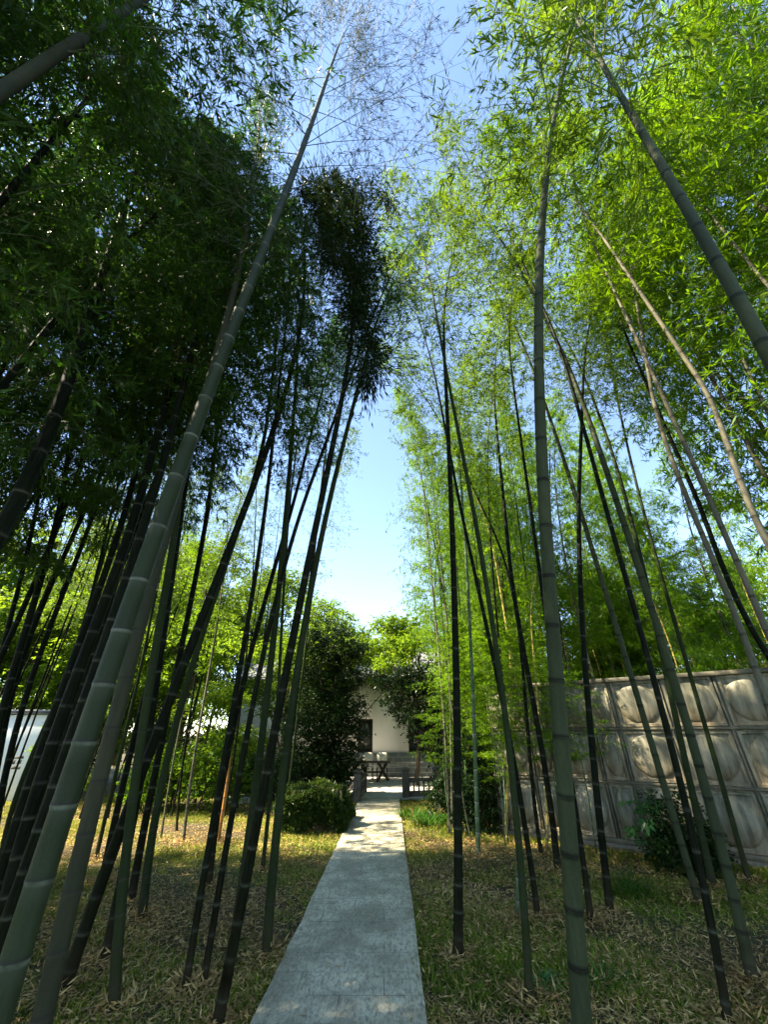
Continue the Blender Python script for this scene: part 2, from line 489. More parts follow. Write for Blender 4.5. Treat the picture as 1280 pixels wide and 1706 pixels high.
def culm_mesh(hs_top, fxy, r0, Htop, mat, sides=12, seed=0, node0=0.12, crown0=5.0):
    g = np.random.default_rng(seed)
    hs = [0.0]; h = node0 * g.uniform(.6, 1.2)
    nodes = []
    while h < Htop - 0.3:
        nodes.append(h)
        h += min(0.36, 0.17 + 0.065 * h) * g.uniform(.9, 1.1) * (1.0 if h < Htop * .7 else .8)
    H = []; ring = []; dark = []; bloom = []; foot = []; rs = []
    def push(hh, rg=0, dk=0, bl=0, k=1.0):
        H.append(hh); ring.append(rg); dark.append(dk); bloom.append(bl); rs.append(k)
    push(-0.05, k=1.25); push(0.02, k=1.12)
    last = 0.02
    for nd in nodes:
        if nd - last < 0.06: continue
        push((last + nd) * .5, k=1.0)
        push(nd - .085, bl=.0, k=.995)
        push(nd - .02, bl=1, k=.985)
        push(nd - .010, rg=1, bl=1, k=1.0)
        push(nd - .002, rg=1, k=1.055)
        push(nd + .003, dk=1, k=1.02)
        push(nd + .009, dk=.6, k=1.045)
        push(nd + .018, k=1.0)
        last = nd + .018
    push(Htop, k=.3)
    H = np.array(H); o = np.argsort(H, kind='stable'); H = H[o]
    ring, dark, bloom, rs = [np.array(a)[o] for a in (ring, dark, bloom, rs)]
    fr = np.clip(H / Htop, 0, 1)
    rad = r0 * (1 - .10 * fr - .82 * fr ** 2.2) * rs * (1 + .10 * np.exp(-np.clip(H, 0, 9) / .25))
    xy = fxy(H)
    P = np.concatenate((xy, H[:, None]), 1)[None]
    V, Q = tubes(P, rad[None], sides)
    rep = lambda a: np.repeat(a, sides)
    footv = np.exp(-np.clip(H, 0, 20) / .22) * .8
    me = mesh_np('culm', V, Q, mat, dict(ring=rep(ring), dark=rep(dark), bloom=rep(bloom), foot=rep(footv)), smooth=True)
    return me

def bamboo_from_path(pts, Y, dia, mat, kind, Htop, H0, label, leafmat='leaf_mid', group=None, var=0, nod=0.8, ly=0.0, cscale=1.0, stub=None, seed=None, deg=3):
    """pts: photo pixels bottom to top; Y: distance ahead (None: from the ground contact of the first point)"""
    seed = seed if seed is not None else int(abs(pts[0][0] * 7 + pts[0][1]))
    if stub: nod = 0.0
    if Y is None:
        b = ground(*pts[0]); Y = b[1]
    W = []
    for (px, py) in pts:
        p = at(px, py, Y)
        if ly:
            for _ in range(4):
                p = at(px, py, Y + ly * max(p[2], 0))
        W.append(p)
    W = np.array(W); W = W[np.argsort(W[:, 2])]
    h = W[:, 2]; x = W[:, 0]
    d = min(deg, len(h) - 1)
    if len(h) >= 3:
        wts = 1.0 / (1.0 + h * 0.35)
        cf = np.polyfit(h, x, d, w=wts)
    else:
        cf = np.polyfit(h, x, 1)
    hb, ht = h[0], h[-1]
    dcf = np.polyder(cf)
    sb = float(np.clip(np.polyval(dcf, hb), -.3, .3)); st = float(np.clip(np.polyval(dcf, ht), -.28, .28))
    xb, xt = np.polyval(cf, hb), np.polyval(cf, ht)
    g = np.random.default_rng(seed)
    sway = g.uniform(-.03, .03)
    nd = np.array((np.sign(st if abs(st) > .02 else -xt) * .8, g.uniform(-.5, .5)))
    def fxy(H):
        H = np.asarray(H, float)
        X = np.where(H < hb, xb + sb * (H - hb), np.where(H > ht, xt + st * (H - ht), np.polyval(cf, np.clip(H, hb, ht))))
        a = np.clip((H - Htop * .6) / (Htop * .4), 0, 1.2)
        X = X + (nod * a ** 2.4 * nd[0] if ht < Htop * .8 else 0)
        YY = Y + ly * np.clip(H, 0, 99) + nod * a ** 2.4 * nd[1]
        return np.stack((X, YY), 1)
    base = fxy([0.0])[0]
    if stub: Htop = stub
    root = empty('bamboo', (base[0], base[1], 0), label, 'bamboo', group)
    f0 = lambda H: fxy(H) - base
    near = Y < 4.5
    link('culm', culm_mesh(None, f0, dia / 2, Htop, M[mat], 20 if near else 10, seed), root)
    if stub: return root
    bv, bf, lv, lf = crown_var(kind, var % 3)
    L = Htop - H0
    a = g.uniform(0, 6.28); ca, sa = math.cos(a), math.sin(a)
    def bend(V):
        z = V[:, 2] * (L / 7.0)
        x = (V[:, 0] * ca - V[:, 1] * sa) * cscale; y = (V[:, 0] * sa + V[:, 1] * ca) * cscale
        hh = np.clip(H0 + z, 0, Htop)
        o = f0(hh)
        return np.stack((x + o[:, 0], y + o[:, 1], H0 + z), 1)
    link('branches', mesh_np('branches', bend(bv), bf, M['twig']), root)
    link('foliage', mesh_np('foliage', bend(lv), lf, M[leafmat]), root)
    return root

# ----- the setting: ground
def make_ground():
    m, nt, out = mat_new('soil_and_moss')
    tc = nt.nodes.new('ShaderNodeTexCoord')
    n1 = noise(nt, 0.55, 5, 0.6, tc.outputs['Object'])
    n2 = noise(nt, 9, 6, 0.7, tc.outputs['Object'])
    n3 = noise(nt, 60, 4, 0.7, tc.outputs['Object'])
    soil = mixc(nt, ramp(nt, [(.35, (0, 0, 0)), (.65, (1, 1, 1))], n2.outputs[0]).outputs[0], (0.03, 0.022, 0.014), (0.09, 0.068, 0.04))
    moss = mixc(nt, n3.outputs[0], (0.02, 0.03, 0.008), (0.08, 0.09, 0.025))
    c = mixc(nt, ramp(nt, [(.42, (0, 0, 0)), (.62, (1, 1, 1))], n1.outputs[0]).outputs[0], soil, moss)
    c = mixc(nt, ramp(nt, [(.55, (0, 0, 0)), (.7, (.6,) * 3)], n3.outputs[0]).outputs[0], c, (0.16, 0.12, 0.07))
    principled(nt, out, c, .9, bump(nt, n3.outputs[0], .8, .03), .2)
    xs = np.concatenate(([-600, -200, -60], np.linspace(-20, 20, 81), [60, 200, 600]))
    ys = np.concatenate(([-600, -100, -20], np.linspace(-5, 30, 71), [60, 200, 600, 1500]))
    X, Yg = np.meshgrid(xs, ys)
    r = np.random.default_rng(3)
    Z = 0.02 * np.sin(X * 1.3 + Yg * .7) + 0.02 * np.sin(Yg * 1.9 - X * .4) - .03
    Z = np.where(np.abs(X + .15) < 1.0, -0.03, Z)
    Z = np.where(Yg > 13.5, -0.03, Z)
    V = np.stack((X, Yg, Z), -1).reshape(-1, 3)
    nx, ny = len(xs), len(ys)
    i = np.arange(nx - 1)[None, :]; j = np.arange(ny - 1)[:, None] * nx
    Q = np.stack((i + j, i + j + 1, i + j + 1 + nx, i + j + nx), -1).reshape(-1, 4)
    o = link('ground', mesh_np('ground', V, Q, m, smooth=True))
    tag(o, kind='structure')
make_ground()

PL0, PR0 = ground(420, 1706), ground(712, 1706)
PL1, PR1 = ground(600, 1330), ground(665, 1330)
def path_edge(Y, side):
    a, b = (PL0, PL1) if side < 0 else (PR0, PR1)
    return a[0] + (b[0] - a[0]) * (Y - a[1]) / (b[1] - a[1])

def stone_mat(name, ca, cb, cc, joint=(0.09, 0.10, 0.085), bw=.62, bh=.31, jw=.004):
    m, nt, out = mat_new(name)
    tc = nt.nodes.new('ShaderNodeTexCoord')
    v = tc.outputs['Object']
    br = nt.nodes.new('ShaderNodeTexBrick')
    br.inputs['Scale'].default_value = 1.0
    br.inputs['Brick Width'].default_value = bw; br.inputs['Row Height'].default_value = bh
    br.inputs['Mortar Size'].default_value = jw; br.inputs['Mortar Smooth'].default_value = .3
    br.inputs['Bias'].default_value = 0
    br.inputs['Color1'].default_value = (0, 0, 0, 1); br.inputs['Color2'].default_value = (1, 1, 1, 1)
    nt.links.new(v, br.inputs['Vector'])
    n1 = noise(nt, 1.6, 7, .7, v); n2 = noise(nt, 45, 5, .75, mapping(nt, v, (1, .35, 1))); n3 = noise(nt, 300, 2, .6, v)
    n4 = noise(nt, 6, 5, .7, v)
    c = mixc(nt, br.outputs['Color'], ca, cb)
    c = mixc(nt, ramp(nt, [(.44, (0, 0, 0)), (.6, (.85,) * 3)], n1.outputs[0]).outputs[0], c, cc)
    c = mixc(nt, ramp(nt, [(.36, (.85,) * 3), (.56, (0, 0, 0))], n2.outputs[0]).outputs[0], c, tuple(x * .45 for x in ca))
    c = mixc(nt, ramp(nt, [(.55, (0, 0, 0)), (.66, (.75,) * 3)], n3.outputs[0]).outputs[0], c, tuple(min(1, x * 1.7) for x in cc))
    c = mixc(nt, ramp(nt, [(.60, (0, 0, 0)), (.72, (.45,) * 3)], n4.outputs[0]).outputs[0], c, (0.08, 0.085, 0.06))
    fj = nt.nodes.new('ShaderNodeMath'); fj.operation = 'MULTIPLY'; fj.inputs[1].default_value = .32
    fj.inputs[1].default_value = 1.0
    fk = nt.nodes.new('ShaderNodeMath'); fk.operation = 'MULTIPLY'
    nt.links.new(br.outputs['Fac'], fk.inputs[0]); nt.links.new(ramp(nt, [(.42, (0.05,) * 3), (.6, (.9,) * 3)], noise(nt, 2.3, 3, .5, v).outputs[0]).outputs[0], fk.inputs[1])
    nt.links.new(fk.outputs[0], fj.inputs[0])
    c = mixc(nt, fj.outputs[0], c, joint)
    principled(nt, out, c, .75, bump(nt, n2.outputs[0], .6, .006), .3)
    return m

M['path'] = stone_mat('path_stone', (0.24, 0.215, 0.145), (0.30, 0.27, 0.185), (0.54, 0.50, 0.36))
M['terrace'] = stone_mat('terrace_stone', (0.30, 0.29, 0.26), (0.36, 0.345, 0.31), (0.42, 0.41, 0.37), bw=.6, bh=.6)
mb = MB()
ys = np.linspace(-3, 14.0, 60)
r = np.random.default_rng(5)
vv = []
for yy in ys:
    jl, jr = r.normal(0, .006), r.normal(0, .003)
    vv += [(path_edge(yy, -1) + jl, yy, -.04), (path_edge(yy, -1) + jl, yy, .025), (path_edge(yy, -1) + jl + .008, yy, .03),
           (path_edge(yy, 1) + jr - .008, yy, .03), (path_edge(yy, 1) + jr, yy, .025), (path_edge(yy, 1) + jr, yy, -.04)]
q = []
for i in range(len(ys) - 1):
    for j in range(5):
        q.append((i * 6 + j, i * 6 + j + 1, (i + 1) * 6 + j + 1, (i + 1) * 6 + j))
mb.add(vv, q)
o = mb.build('path', M['path']); tag(o, kind='structure')
mb = MB(); mb.box((-4.5, 14.0, -.04), (3.2, 20.62, .034), bev=.01)
o = mb.build('terrace_paving', M['terrace']); tag(o, kind='structure')

# ------------------------------------------------------------------ grass and litter on the ground
def scatter_ground(n, seed, ymax=15.0, power=1.0):
    g = np.random.default_rng(seed)
    y = 2.4 + (ymax - 2.4) * g.random(n) ** 1.5
    half = 1.3 + y * 0.90
    x = g.uniform(-1, 1, n) * half
    jit = np.abs(g.normal(0, .022, n))
    ok = ~((x > path_edge(y, -1) + jit) & (x < path_edge(y, 1) - jit))
    ok &= ~((y > 13.9) & (x > -4.6) & (x < 3.3))
    return x[ok], y[ok], g
def pnoise(x, y, s):
    return (np.sin(x * 1.7 * s + 1.3) * np.cos(y * 1.3 * s + .4) + np.sin(x * .9 * s - y * 1.9 * s + 2) + np.sin(y * 3.1 * s + x * 2.3 * s)) / 3
x, y, g = scatter_ground(560000, 11)
k = pnoise(x, y, .8) + pnoise(x, y, 2.7) * .6 + g.normal(0, .35, len(x)) > .02
x, y = x[k], y[k]; n = len(x)
B = np.stack((x, y, np.full(n, -.03)), 1)
D = nrm(np.stack((g.normal(0, .75, n), g.normal(0, .75, n), g.uniform(.35, 1.0, n)), 1))
ln = g.uniform(.04, .085, n) * (1 + y * .03)
V, Q = leaf_quads(B, D, ln, ln * .09 + y * .0004, g, twist=.6, mid=.3)
M['grass'] = leaf_mat('short_grass', [(0, (0.015, 0.035, 0.005)), (.4, (0.075, 0.13, 0.012)), (.75, (0.24, 0.30, 0.03)), (1, (0.52, 0.44, 0.10))], .3, (.45, .45, .04), .6, .9)
o = link('grass', mesh_np('grass', V, Q, M['grass'])); tag(o, 'short patchy grass on the bamboo grove floor', 'grass', kind='stuff')
x, y, g = scatter_ground(470000, 12)
k = pnoise(x + 4, y, .7) + pnoise(x, y + 3, 2.1) * .5 + g.normal(0, .5, len(x)) > -.32
x, y = x[k], y[k]; n = len(x)
B = np.stack((x, y, g.uniform(-.02, .025, n)), 1)
D = nrm(np.stack((g.normal(0, 1, n), g.normal(0, 1, n), g.normal(.12, .3, n)), 1))
ln = g.uniform(.03, .07, n)
V, Q = leaf_quads(B, D, ln, ln * .17, g, twist=.45, fold=.25)
M['litter'] = leaf_mat('dry_bamboo_leaf', [(0, (0.05, 0.030, 0.015)), (.35, (0.28, 0.175, 0.065)), (.75, (0.56, 0.40, 0.16)), (1, (0.75, 0.62, 0.36))], .15, (.4, .25, .1), .6, .5)
o = link('leaf_litter', mesh_np('leaf_litter', V, Q, M['litter'])); tag(o, 'fallen dry bamboo leaves covering the grove floor', 'leaf litter', kind='stuff')
g = np.random.default_rng(15)       # a few leaves that fell on the path
yy = 2.6 + 9 * g.random(60) ** 1.5
xx = np.array([g.uniform(path_edge(t, -1) + .03, path_edge(t, 1) - .03) if g.random() < .5 else (path_edge(t, -1) + abs(g.normal(0, .07)) + .01 if g.random() < .6 else path_edge(t, 1) - abs(g.normal(0, .05)) - .01) for t in yy])
V, Q = leaf_quads(np.stack((xx, yy, np.full(60, .036)), 1), nrm(np.stack((g.normal(0, 1, 60), g.normal(0, 1, 60), g.normal(0.03, .05, 60)), 1)), g.uniform(.04, .09, 60), .014, g, twist=.2)
o = link('fallen_leaves', mesh_np('fallen_leaves', V, Q, M['litter'])); tag(o, 'dark fallen leaves lying on the stone path', 'fallen leaves', kind='stuff')

# ------------------------------------------------------------------ the measured culms
B = bamboo_from_path
LG = None
# left of the path, nearest first
B([(20,1615),(55,1500),(95,1377),(134,1256),(209,1030),(245,930),(277,835),(336,680),(362,612),(388,555),(428,445),(467,345),(487,295),(515,200),(545,135),(570,60),(592,10)],
  2.12, .100, 'culm_blue', 'twiggy', 16.0, 6.2, 'thickest blue-green bamboo with white node rings, leaning across the whole left side', 'leaf_thin', var=0, nod=.3, deg=4)
B([(72,1700),(90,1615),(113,1500),(134,1420),(156,1325),(181,1235),(205,1147),(228,1060),(252,985),(274,910),(290,830),(330,690),(362,590),(392,470),(412,375)],
  2.65, .086, 'culm_grey', 'medium', 13.0, 7.2, 'thick grey-olive bamboo directly behind the thickest blue-green one, its foot flaring wide', 'leaf_dark', var=1, cscale=.55, nod=.1)
B([(188,1682),(203,1513),(213,1404),(222,1300),(238,1200),(259,1097),(272,1000),(288,900),(299,827)], None, .072, 'culm_mid', 'dense', 12.5, 5.0,
  'slender bamboo standing upright by itself just right of the thick grey-olive culm', 'leaf_dark', var=2)
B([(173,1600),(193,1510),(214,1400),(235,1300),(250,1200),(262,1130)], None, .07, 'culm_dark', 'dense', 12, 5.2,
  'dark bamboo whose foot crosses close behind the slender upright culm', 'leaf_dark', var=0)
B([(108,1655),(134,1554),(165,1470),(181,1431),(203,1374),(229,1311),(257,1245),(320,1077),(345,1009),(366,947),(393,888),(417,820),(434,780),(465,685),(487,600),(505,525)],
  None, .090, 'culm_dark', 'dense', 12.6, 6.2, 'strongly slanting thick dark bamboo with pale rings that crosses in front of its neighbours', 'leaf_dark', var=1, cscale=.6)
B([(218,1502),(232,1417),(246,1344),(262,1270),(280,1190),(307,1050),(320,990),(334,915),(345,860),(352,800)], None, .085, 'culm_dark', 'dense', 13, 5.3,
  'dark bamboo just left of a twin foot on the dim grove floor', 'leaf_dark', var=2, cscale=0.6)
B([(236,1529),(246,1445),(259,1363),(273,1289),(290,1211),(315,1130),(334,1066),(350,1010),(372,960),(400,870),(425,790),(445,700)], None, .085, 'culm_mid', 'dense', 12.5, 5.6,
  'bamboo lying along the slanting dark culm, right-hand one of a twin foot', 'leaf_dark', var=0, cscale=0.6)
B([(160,1430),(175,1355),(197,1275),(215,1200),(232,1120),(246,1050),(262,960)], None, .06, 'culm_mid', 'dense', 11.5, 5.0,
  'slim bamboo peeking out along the right edge of the thick grey-olive culm', 'leaf_dark', var=1, cscale=0.6)
B([(170,1470),(188,1376),(203,1308),(219,1250),(235,1190),(252,1120),(268,1040),(285,960),(300,880)], None, .085, 'culm_dark', 'dense', 12, 5.1,
  'dark bamboo behind the slanting culm, between the grey-olive and the twin-footed culms', 'leaf_dark', var=2, cscale=0.6)
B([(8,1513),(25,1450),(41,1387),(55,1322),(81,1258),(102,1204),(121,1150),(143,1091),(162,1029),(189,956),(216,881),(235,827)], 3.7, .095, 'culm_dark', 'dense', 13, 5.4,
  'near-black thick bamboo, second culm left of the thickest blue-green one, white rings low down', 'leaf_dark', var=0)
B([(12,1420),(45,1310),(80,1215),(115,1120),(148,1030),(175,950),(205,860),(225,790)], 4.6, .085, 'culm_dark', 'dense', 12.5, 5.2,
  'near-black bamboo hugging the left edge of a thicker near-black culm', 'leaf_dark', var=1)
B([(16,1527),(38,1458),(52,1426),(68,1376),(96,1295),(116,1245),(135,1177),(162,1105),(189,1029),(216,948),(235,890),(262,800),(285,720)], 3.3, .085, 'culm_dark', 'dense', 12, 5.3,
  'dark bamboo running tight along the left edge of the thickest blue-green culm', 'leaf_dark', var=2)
B([(0,885),(25,840),(60,765),(95,685),(120,610),(150,520)], 2.5, .11, 'culm_dark', 'dense', 12.5, 5.6,
  'thick black bamboo entering at the left edge halfway up, steeply tilted into leaves', 'leaf_dark', var=0)
B([(20,140),(65,110),(165,45)], .85, .10, 'culm_grey', 'dense', 12.5, 6.2,
  'pale sunlit piece of bamboo almost overhead in the top corner among dark leaves', 'leaf_dark', var=1, nod=.3)
B([(0,1097),(8,1056),(24,1010),(38,948),(51,889),(65,822)], 5.2, .06, 'culm_dark', 'dense', 11.5, 4.6,
  'thin black bamboo, first one in from the left edge against bright green leaves', 'leaf_dark', var=2)
B([(0,1200),(16,1137),(35,1070),(57,1008),(73,948),(89,881),(105,816)], 5.0, .085, 'culm_dark', 'dense', 12, 4.8,
  'dark bamboo, stouter and second in from the left edge against bright green leaves', 'leaf_dark', var=0)
B([(5,1218),(24,1145),(43,1075),(67,1016),(94,956),(119,897)], 5.6, .075, 'culm_dark', 'dense', 12, 4.9,
  'dark bamboo, third in from the left edge against bright green leaves', 'leaf_dark', var=1, cscale=0.6)
B([(0,1335),(30,1199),(49,1145),(67,1091),(84,1037),(108,981),(129,929),(146,881)], 5.4, .07, 'culm_dark', 'medium', 11.5, 4.9,
  'dark bamboo bearing a bare side branch, just left of the white garden wall glimpse', 'leaf_dark', var=2, cscale=0.6)
B([(5,1404),(19,1357),(35,1295),(51,1260),(67,1231),(92,1177),(116,1110),(140,1048)], 6.0, .055, 'culm_mid', 'dense', 10.5, 4.6,
  'thin bamboo standing across the white garden wall glimpse', 'leaf_mid', var=0, cscale=0.6)
B([(8,1440),(27,1349),(49,1281),(62,1258),(81,1191),(113,1113),(135,1050)], 6.6, .05, 'culm_mid', 'dense', 10.5, 4.4,
  'thin bamboo at the right side of the white garden wall glimpse', 'leaf_mid', var=1, cscale=0.6)
B([(313,1650),(315,1595),(321,1535),(332,1486),(345,1431),(354,1376),(367,1314),(378,1262),(385,1198),(399,1125),(409,1050),(420,980),(431,909),(442,842),(450,796)],
  None, .052, 'culm_dark', 'dense', 12.5, 5.3, 'slender ringed bamboo, left one of the close pair before the orange cane', 'leaf_dark', var=0)
B([(348,1477),(354,1400),(368,1320),(380,1255),(388,1225),(399,1168),(409,1117),(423,1066),(439,1009),(453,963),(466,920),(480,869),(490,826),(504,785)],
  None, .08, 'culm_dark', 'medium', 12.5, 6.0, 'dark bamboo with its short foot showing behind the left one of the close pair', 'leaf_dark', var=1, cscale=0.6)
B([(340,1644),(343,1617),(348,1568),(356,1518),(365,1472),(374,1431),(382,1387),(392,1344),(399,1295),(408,1240),(420,1184),(431,1125),(442,1077),(455,1023),(463,960),(478,915),(496,893),(506,847),(517,802)],
  None, .052, 'culm_dark', 'medium', 12, 6.0, 'slender ringed bamboo with a kink high up, right one of the close pair', 'leaf_dark', var=2, cscale=0.6)
B([(402,1500),(410,1420),(419,1335),(427,1289),(433,1240),(436,1240),(442,1184),(450,1117),(458,1063),(466,1009),(469,969),(471,888),(478,807),(481,780),(492,650),(500,550)],
  5.2, .085, 'culm_mid', 'dense', 12.3, 6.2, 'olive bamboo rising directly behind the stout black culm beside the path', 'leaf_dark', var=0, cscale=.65)
PLUME = B([(362,1706),(373,1655),(384,1606),(393,1548),(403,1497),(412,1442),(423,1390),(436,1335),(444,1295),(452,1254),(458,1225),(469,1171),(477,1117),(489,1050),(498,1009),(509,947),(523,888),(536,829),(550,780),(565,700),(575,625),(585,560),(592,480)],
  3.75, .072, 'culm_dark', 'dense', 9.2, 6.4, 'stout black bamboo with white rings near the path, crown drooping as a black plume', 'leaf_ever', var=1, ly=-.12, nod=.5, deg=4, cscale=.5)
def plume():
    g = np.random.default_rng(17)
    YP = 3.0
    path = [(588, 470), (580, 400), (556, 345), (520, 318), (490, 322)], [(560, 360), (585, 315), (612, 312), (640, 318), (655, 345)], [(585, 330), (604, 380), (600, 440), (597, 500), (590, 550)], [(597, 500), (612, 560), (622, 600), (612, 640)], [(530, 320), (545, 380), (560, 440)]
    o = np.array(PLUME.location); sv, sq, lb, ld = [], [], [], []; n0 = 0
    for pth in path:
        P = np.array([at(a, b, YP) for a, b in pth]) - o
        t = np.linspace(0, 1, 14); tt = np.linspace(0, 1, len(P))
        C = np.stack([np.interp(t, tt, P[:, k]) for k in range(3)], 1) + g.normal(0, .015, (14, 3))
        V, Q = tubes(C[None], (.009 * (1 - .8 * t))[None], 5); sv.append(V); sq.append(Q + n0); n0 += len(V)
        L = np.linalg.norm(P[-1] - P[0]); n = int(1900 * L)
        ci = g.uniform(0, 13, n); i0 = ci.astype(int); f = (ci - i0)[:, None]
        c = C[i0] * (1 - f) + C[np.minimum(i0 + 1, 13)] * f
        r = g.normal(0, .075, (n, 3)) * np.array((1, 1.4, 1)) * (1 + .6 * np.sin(ci * 1.9 + L))[:, None]
        keep = np.sin(ci * 2.6 + L * 9) + g.normal(0, .7, n) > -.45
        c, r, ci, n = c[keep], r[keep] * (1 + .5 * g.random((keep.sum(), 1))), ci[keep], int(keep.sum())
        lb.append(c + r); ld.append(nrm(r / .15 + np.array((0, 0, -.9)) + g.normal(0, .45, (n, 3))))
    lb = np.concatenate(lb); ld = np.concatenate(ld)
    V, Q = leaf_quads(lb, ld, g.uniform(.07, .14, len(lb)), .016, g)
    link('drooping_stems', mesh_np('drooping_stems', np.concatenate(sv), np.concatenate(sq), M['twig']), PLUME)
    link('drooping_foliage', mesh_np('drooping_foliage', V, Q, M['leaf_ever']), PLUME)
B([(444,1592),(447,1527),(452,1472),(457,1417),(466,1363),(471,1308),(477,1254),(481,1211),(493,1130),(498,1090),(506,1036),(515,990),(525,950),(537,893),(550,840),(562,790),(575,720)],
  None, .08, 'culm_mid', 'medium', 12, 7.0, 'greenish bamboo standing closest to the left edge of the stone path', 'leaf_dark', var=2, cscale=.6)
B([(436,1453),(441,1417),(447,1363),(453,1300),(458,1211),(463,1150),(468,1080),(473,980),(480,880),(487,800)], None, .055, 'culm_mid', 'medium', 11.5, 6.0,
  'small-footed bamboo showing between the stout black culm and the one closest to the path', 'leaf_dark', var=0, cscale=0.6)
B([(470,1340),(480,1250),(497,1130),(515,1000),(528,880),(539,780),(548,690),(560,600)], 7.6, .07, 'culm_dark', 'dense', 12.5, 7.2,
  'dark bamboo parallel to the stout black culm, touching it high up', 'leaf_dark', var=1, cscale=0.6)
B([(363,1404),(370,1357),(377,1308),(382,1267)], None, .06, 'culm_orange', 'thin', 3.6, 2.6, 'dry orange bamboo cane glowing in the sun behind the close pair', 'leaf_dry', stub=2.6)
B([(294,1385),(300,1308),(307,1254),(318,1180)], None, .045, 'culm_dark', 'thin', 6.5, 3.0, 'thin dark cane standing left of the lit brown cane on the sunny strip', 'leaf_bright', cscale=.8)
B([(305,1404),(315,1330),(322,1256),(334,1211),(347,1125),(358,1063),(366,1009)], None, .05, 'culm_pale', 'thin', 8.0, 3.6, 'thin lit brown cane with its foot on the sunny strip', 'leaf_mid')
B([(268,1395),(283,1300),(293,1245),(312,1150)], None, .035, 'culm_pale', 'thin', 6.0, 2.8, 'very thin pale cane leaning beside a bushy green shrub', 'leaf_bright', cscale=.8)
B([(472,1380),(488,1250),(505,1130),(523,955),(536,893),(550,847),(562,790)], None, .05, 'culm_mid', 'light', 10.5, 5.0, 'thin bamboo with wispy pale sprays hanging into the sky gap', 'leaf_mid', cscale=.75, var=2)

plume()
# right of the path
B([(967,1706),(966,1587),(955,1483),(947,1380),(938,1280),(931,1181),(924,1088),(917,1001),(912,919),(907,844),(902,715),(899,600),(898,540),(900,500),(901,400),(907,325),(914,250),(922,200),(935,140),(955,85)],
  2.67, .086, 'culm_right', 'medium', 12.6, 5.9, 'thickest dusty-green bamboo with black rings, upright on the right foreground', 'leaf_mid', var=0, nod=.1, deg=5, cscale=.85, ly=-.13)
B([(764,1595),(764,1513),(763,1404),(762,1322),(763,1240),(762,1204),(761,1110),(758,1016),(756,935),(753,854),(750,800),(746,750),(744,650),(741,560),(735,500)],
  None, .082, 'culm_dark', 'light', 12.0, 8.0, 'straight black bamboo nearest the right edge of the stone path', 'leaf_mid', var=1)
B([(880,1663),(879,1568),(874,1486),(868,1431),(861,1349),(852,1281),(846,1231),(838,1164),(833,1123),(822,1056),(811,989),(803,929),(792,862),(781,808),(765,725),(752,650),(742,600),(732,540),(722,500)],
  None, .056, 'culm_mid', 'light', 11.8, 7.8, 'bamboo left of the thickest dusty-green one, its foot standing alone in the grass', 'leaf_mid', var=2)
B([(896,1524),(889,1472),(882,1417),(874,1363),(862,1300),(848,1220),(838,1170),(827,1130),(816,1070),(805,1016),(795,962),(781,908),(768,840),(757,800)], None, .06, 'culm_dark', 'light', 11.8, 7.0,
  'thin black bamboo with its foot just right of the one standing alone', 'leaf_mid', var=0)
B([(862,1529),(863,1480)], None, .045, 'culm_stripe', 'thin', 3, 2, 'short broken green bamboo stump behind a tall culm', stub=.62)
B([(903,1428),(899,1390),(891,1335),(882,1295),(878,1231),(881,1164),(876,1097),(865,1056),(857,1010),(849,975),(838,935),(827,902),(819,867)], None, .06, 'culm_dark', 'medium', 12, 6.5,
  'thin dark bamboo whose foot meets the sunlit grass by the end of the tank', 'leaf_mid', var=1)
B([(929,1453),(927,1417),(922,1349),(914,1308),(904,1267),(897,1231),(889,1177),(881,1123),(873,1070),(862,1020),(855,975),(848,930)], None, .085, 'culm_dark', 'medium', 12.5, 6.8,
  'dark bamboo emerging along the left edge of the thickest dusty-green culm', 'leaf_mid', var=2)
B([(911,1415),(912,1349),(905,1260),(900,1210)], None, .04, 'culm_yellow', 'thin', 5.5, 3.0, 'thin yellow cane in front of the far end of the tank', 'leaf_bright', cscale=.8)
B([(844,1393),(847,1335),(845,1281),(850,1230),(854,1177),(849,1097),(846,1050)], None, .06, 'culm_yellow', 'thin', 8.5, 4.0, 'bright yellow bamboo at the corner of the tank and the dark shrub', 'leaf_bright')
B([(749,1393),(747,1322),(745,1254),(738,1177),(733,1124),(729,1056),(725,1002),(718,948),(714,908)], 9.5, .055, 'culm_pale', 'medium', 11.5, 4.8, 'thin tan bamboo just left of the straight black one, tall and lit', 'leaf_bright', var=0, cscale=.62)
B([(755,1388),(752,1250),(750,1124),(746,1070),(742,1000)], 9.8, .05, 'culm_pale', 'medium', 11, 4.6, 'thin tan bamboo half hidden behind the straight black one', 'leaf_bright', var=1, cscale=.6)
B([(798,1428),(794,1349),(792,1245),(789,1150),(785,1083),(781,1016),(779,962),(776,908)], None, .068, 'culm_stripe', 'medium', 11.5, 5.2, 'bright green bamboo right of the straight black one, foot in orange-lit grass', 'leaf_bright', var=2, cscale=.7)
B([(787,1404),(775,1349),(769,1308),(762,1250)], None, .025, 'culm_pale', 'thin', 4.5, 2.4, 'very thin pale cane leaning left from the foot of the bright green bamboo', 'leaf_bright', cscale=.6)
B([(807,1371),(799,1316),(790,1260)], None, .025, 'culm_yellow', 'thin', 4.2, 2.2, 'very thin yellowish cane leaning left beside the dark shrub', 'leaf_bright', cscale=.6)
B([(850,1250),(833,1083),(827,1016),(822,962),(818,894),(814,816)], 8.5, .055, 'culm_dark', 'medium', 12, 6.0, 'thin black bamboo rising straight between two crossing culms at mid height', 'leaf_mid', var=0, cscale=.8)
B([(986,1535),(979,1486),(971,1431),(964,1376),(950,1290),(935,1200),(922,1110)], None, .06, 'culm_dark', 'medium', 12, 7.5, 'thin black bamboo footed just right of the thickest dusty-green culm', 'leaf_mid', var=1)
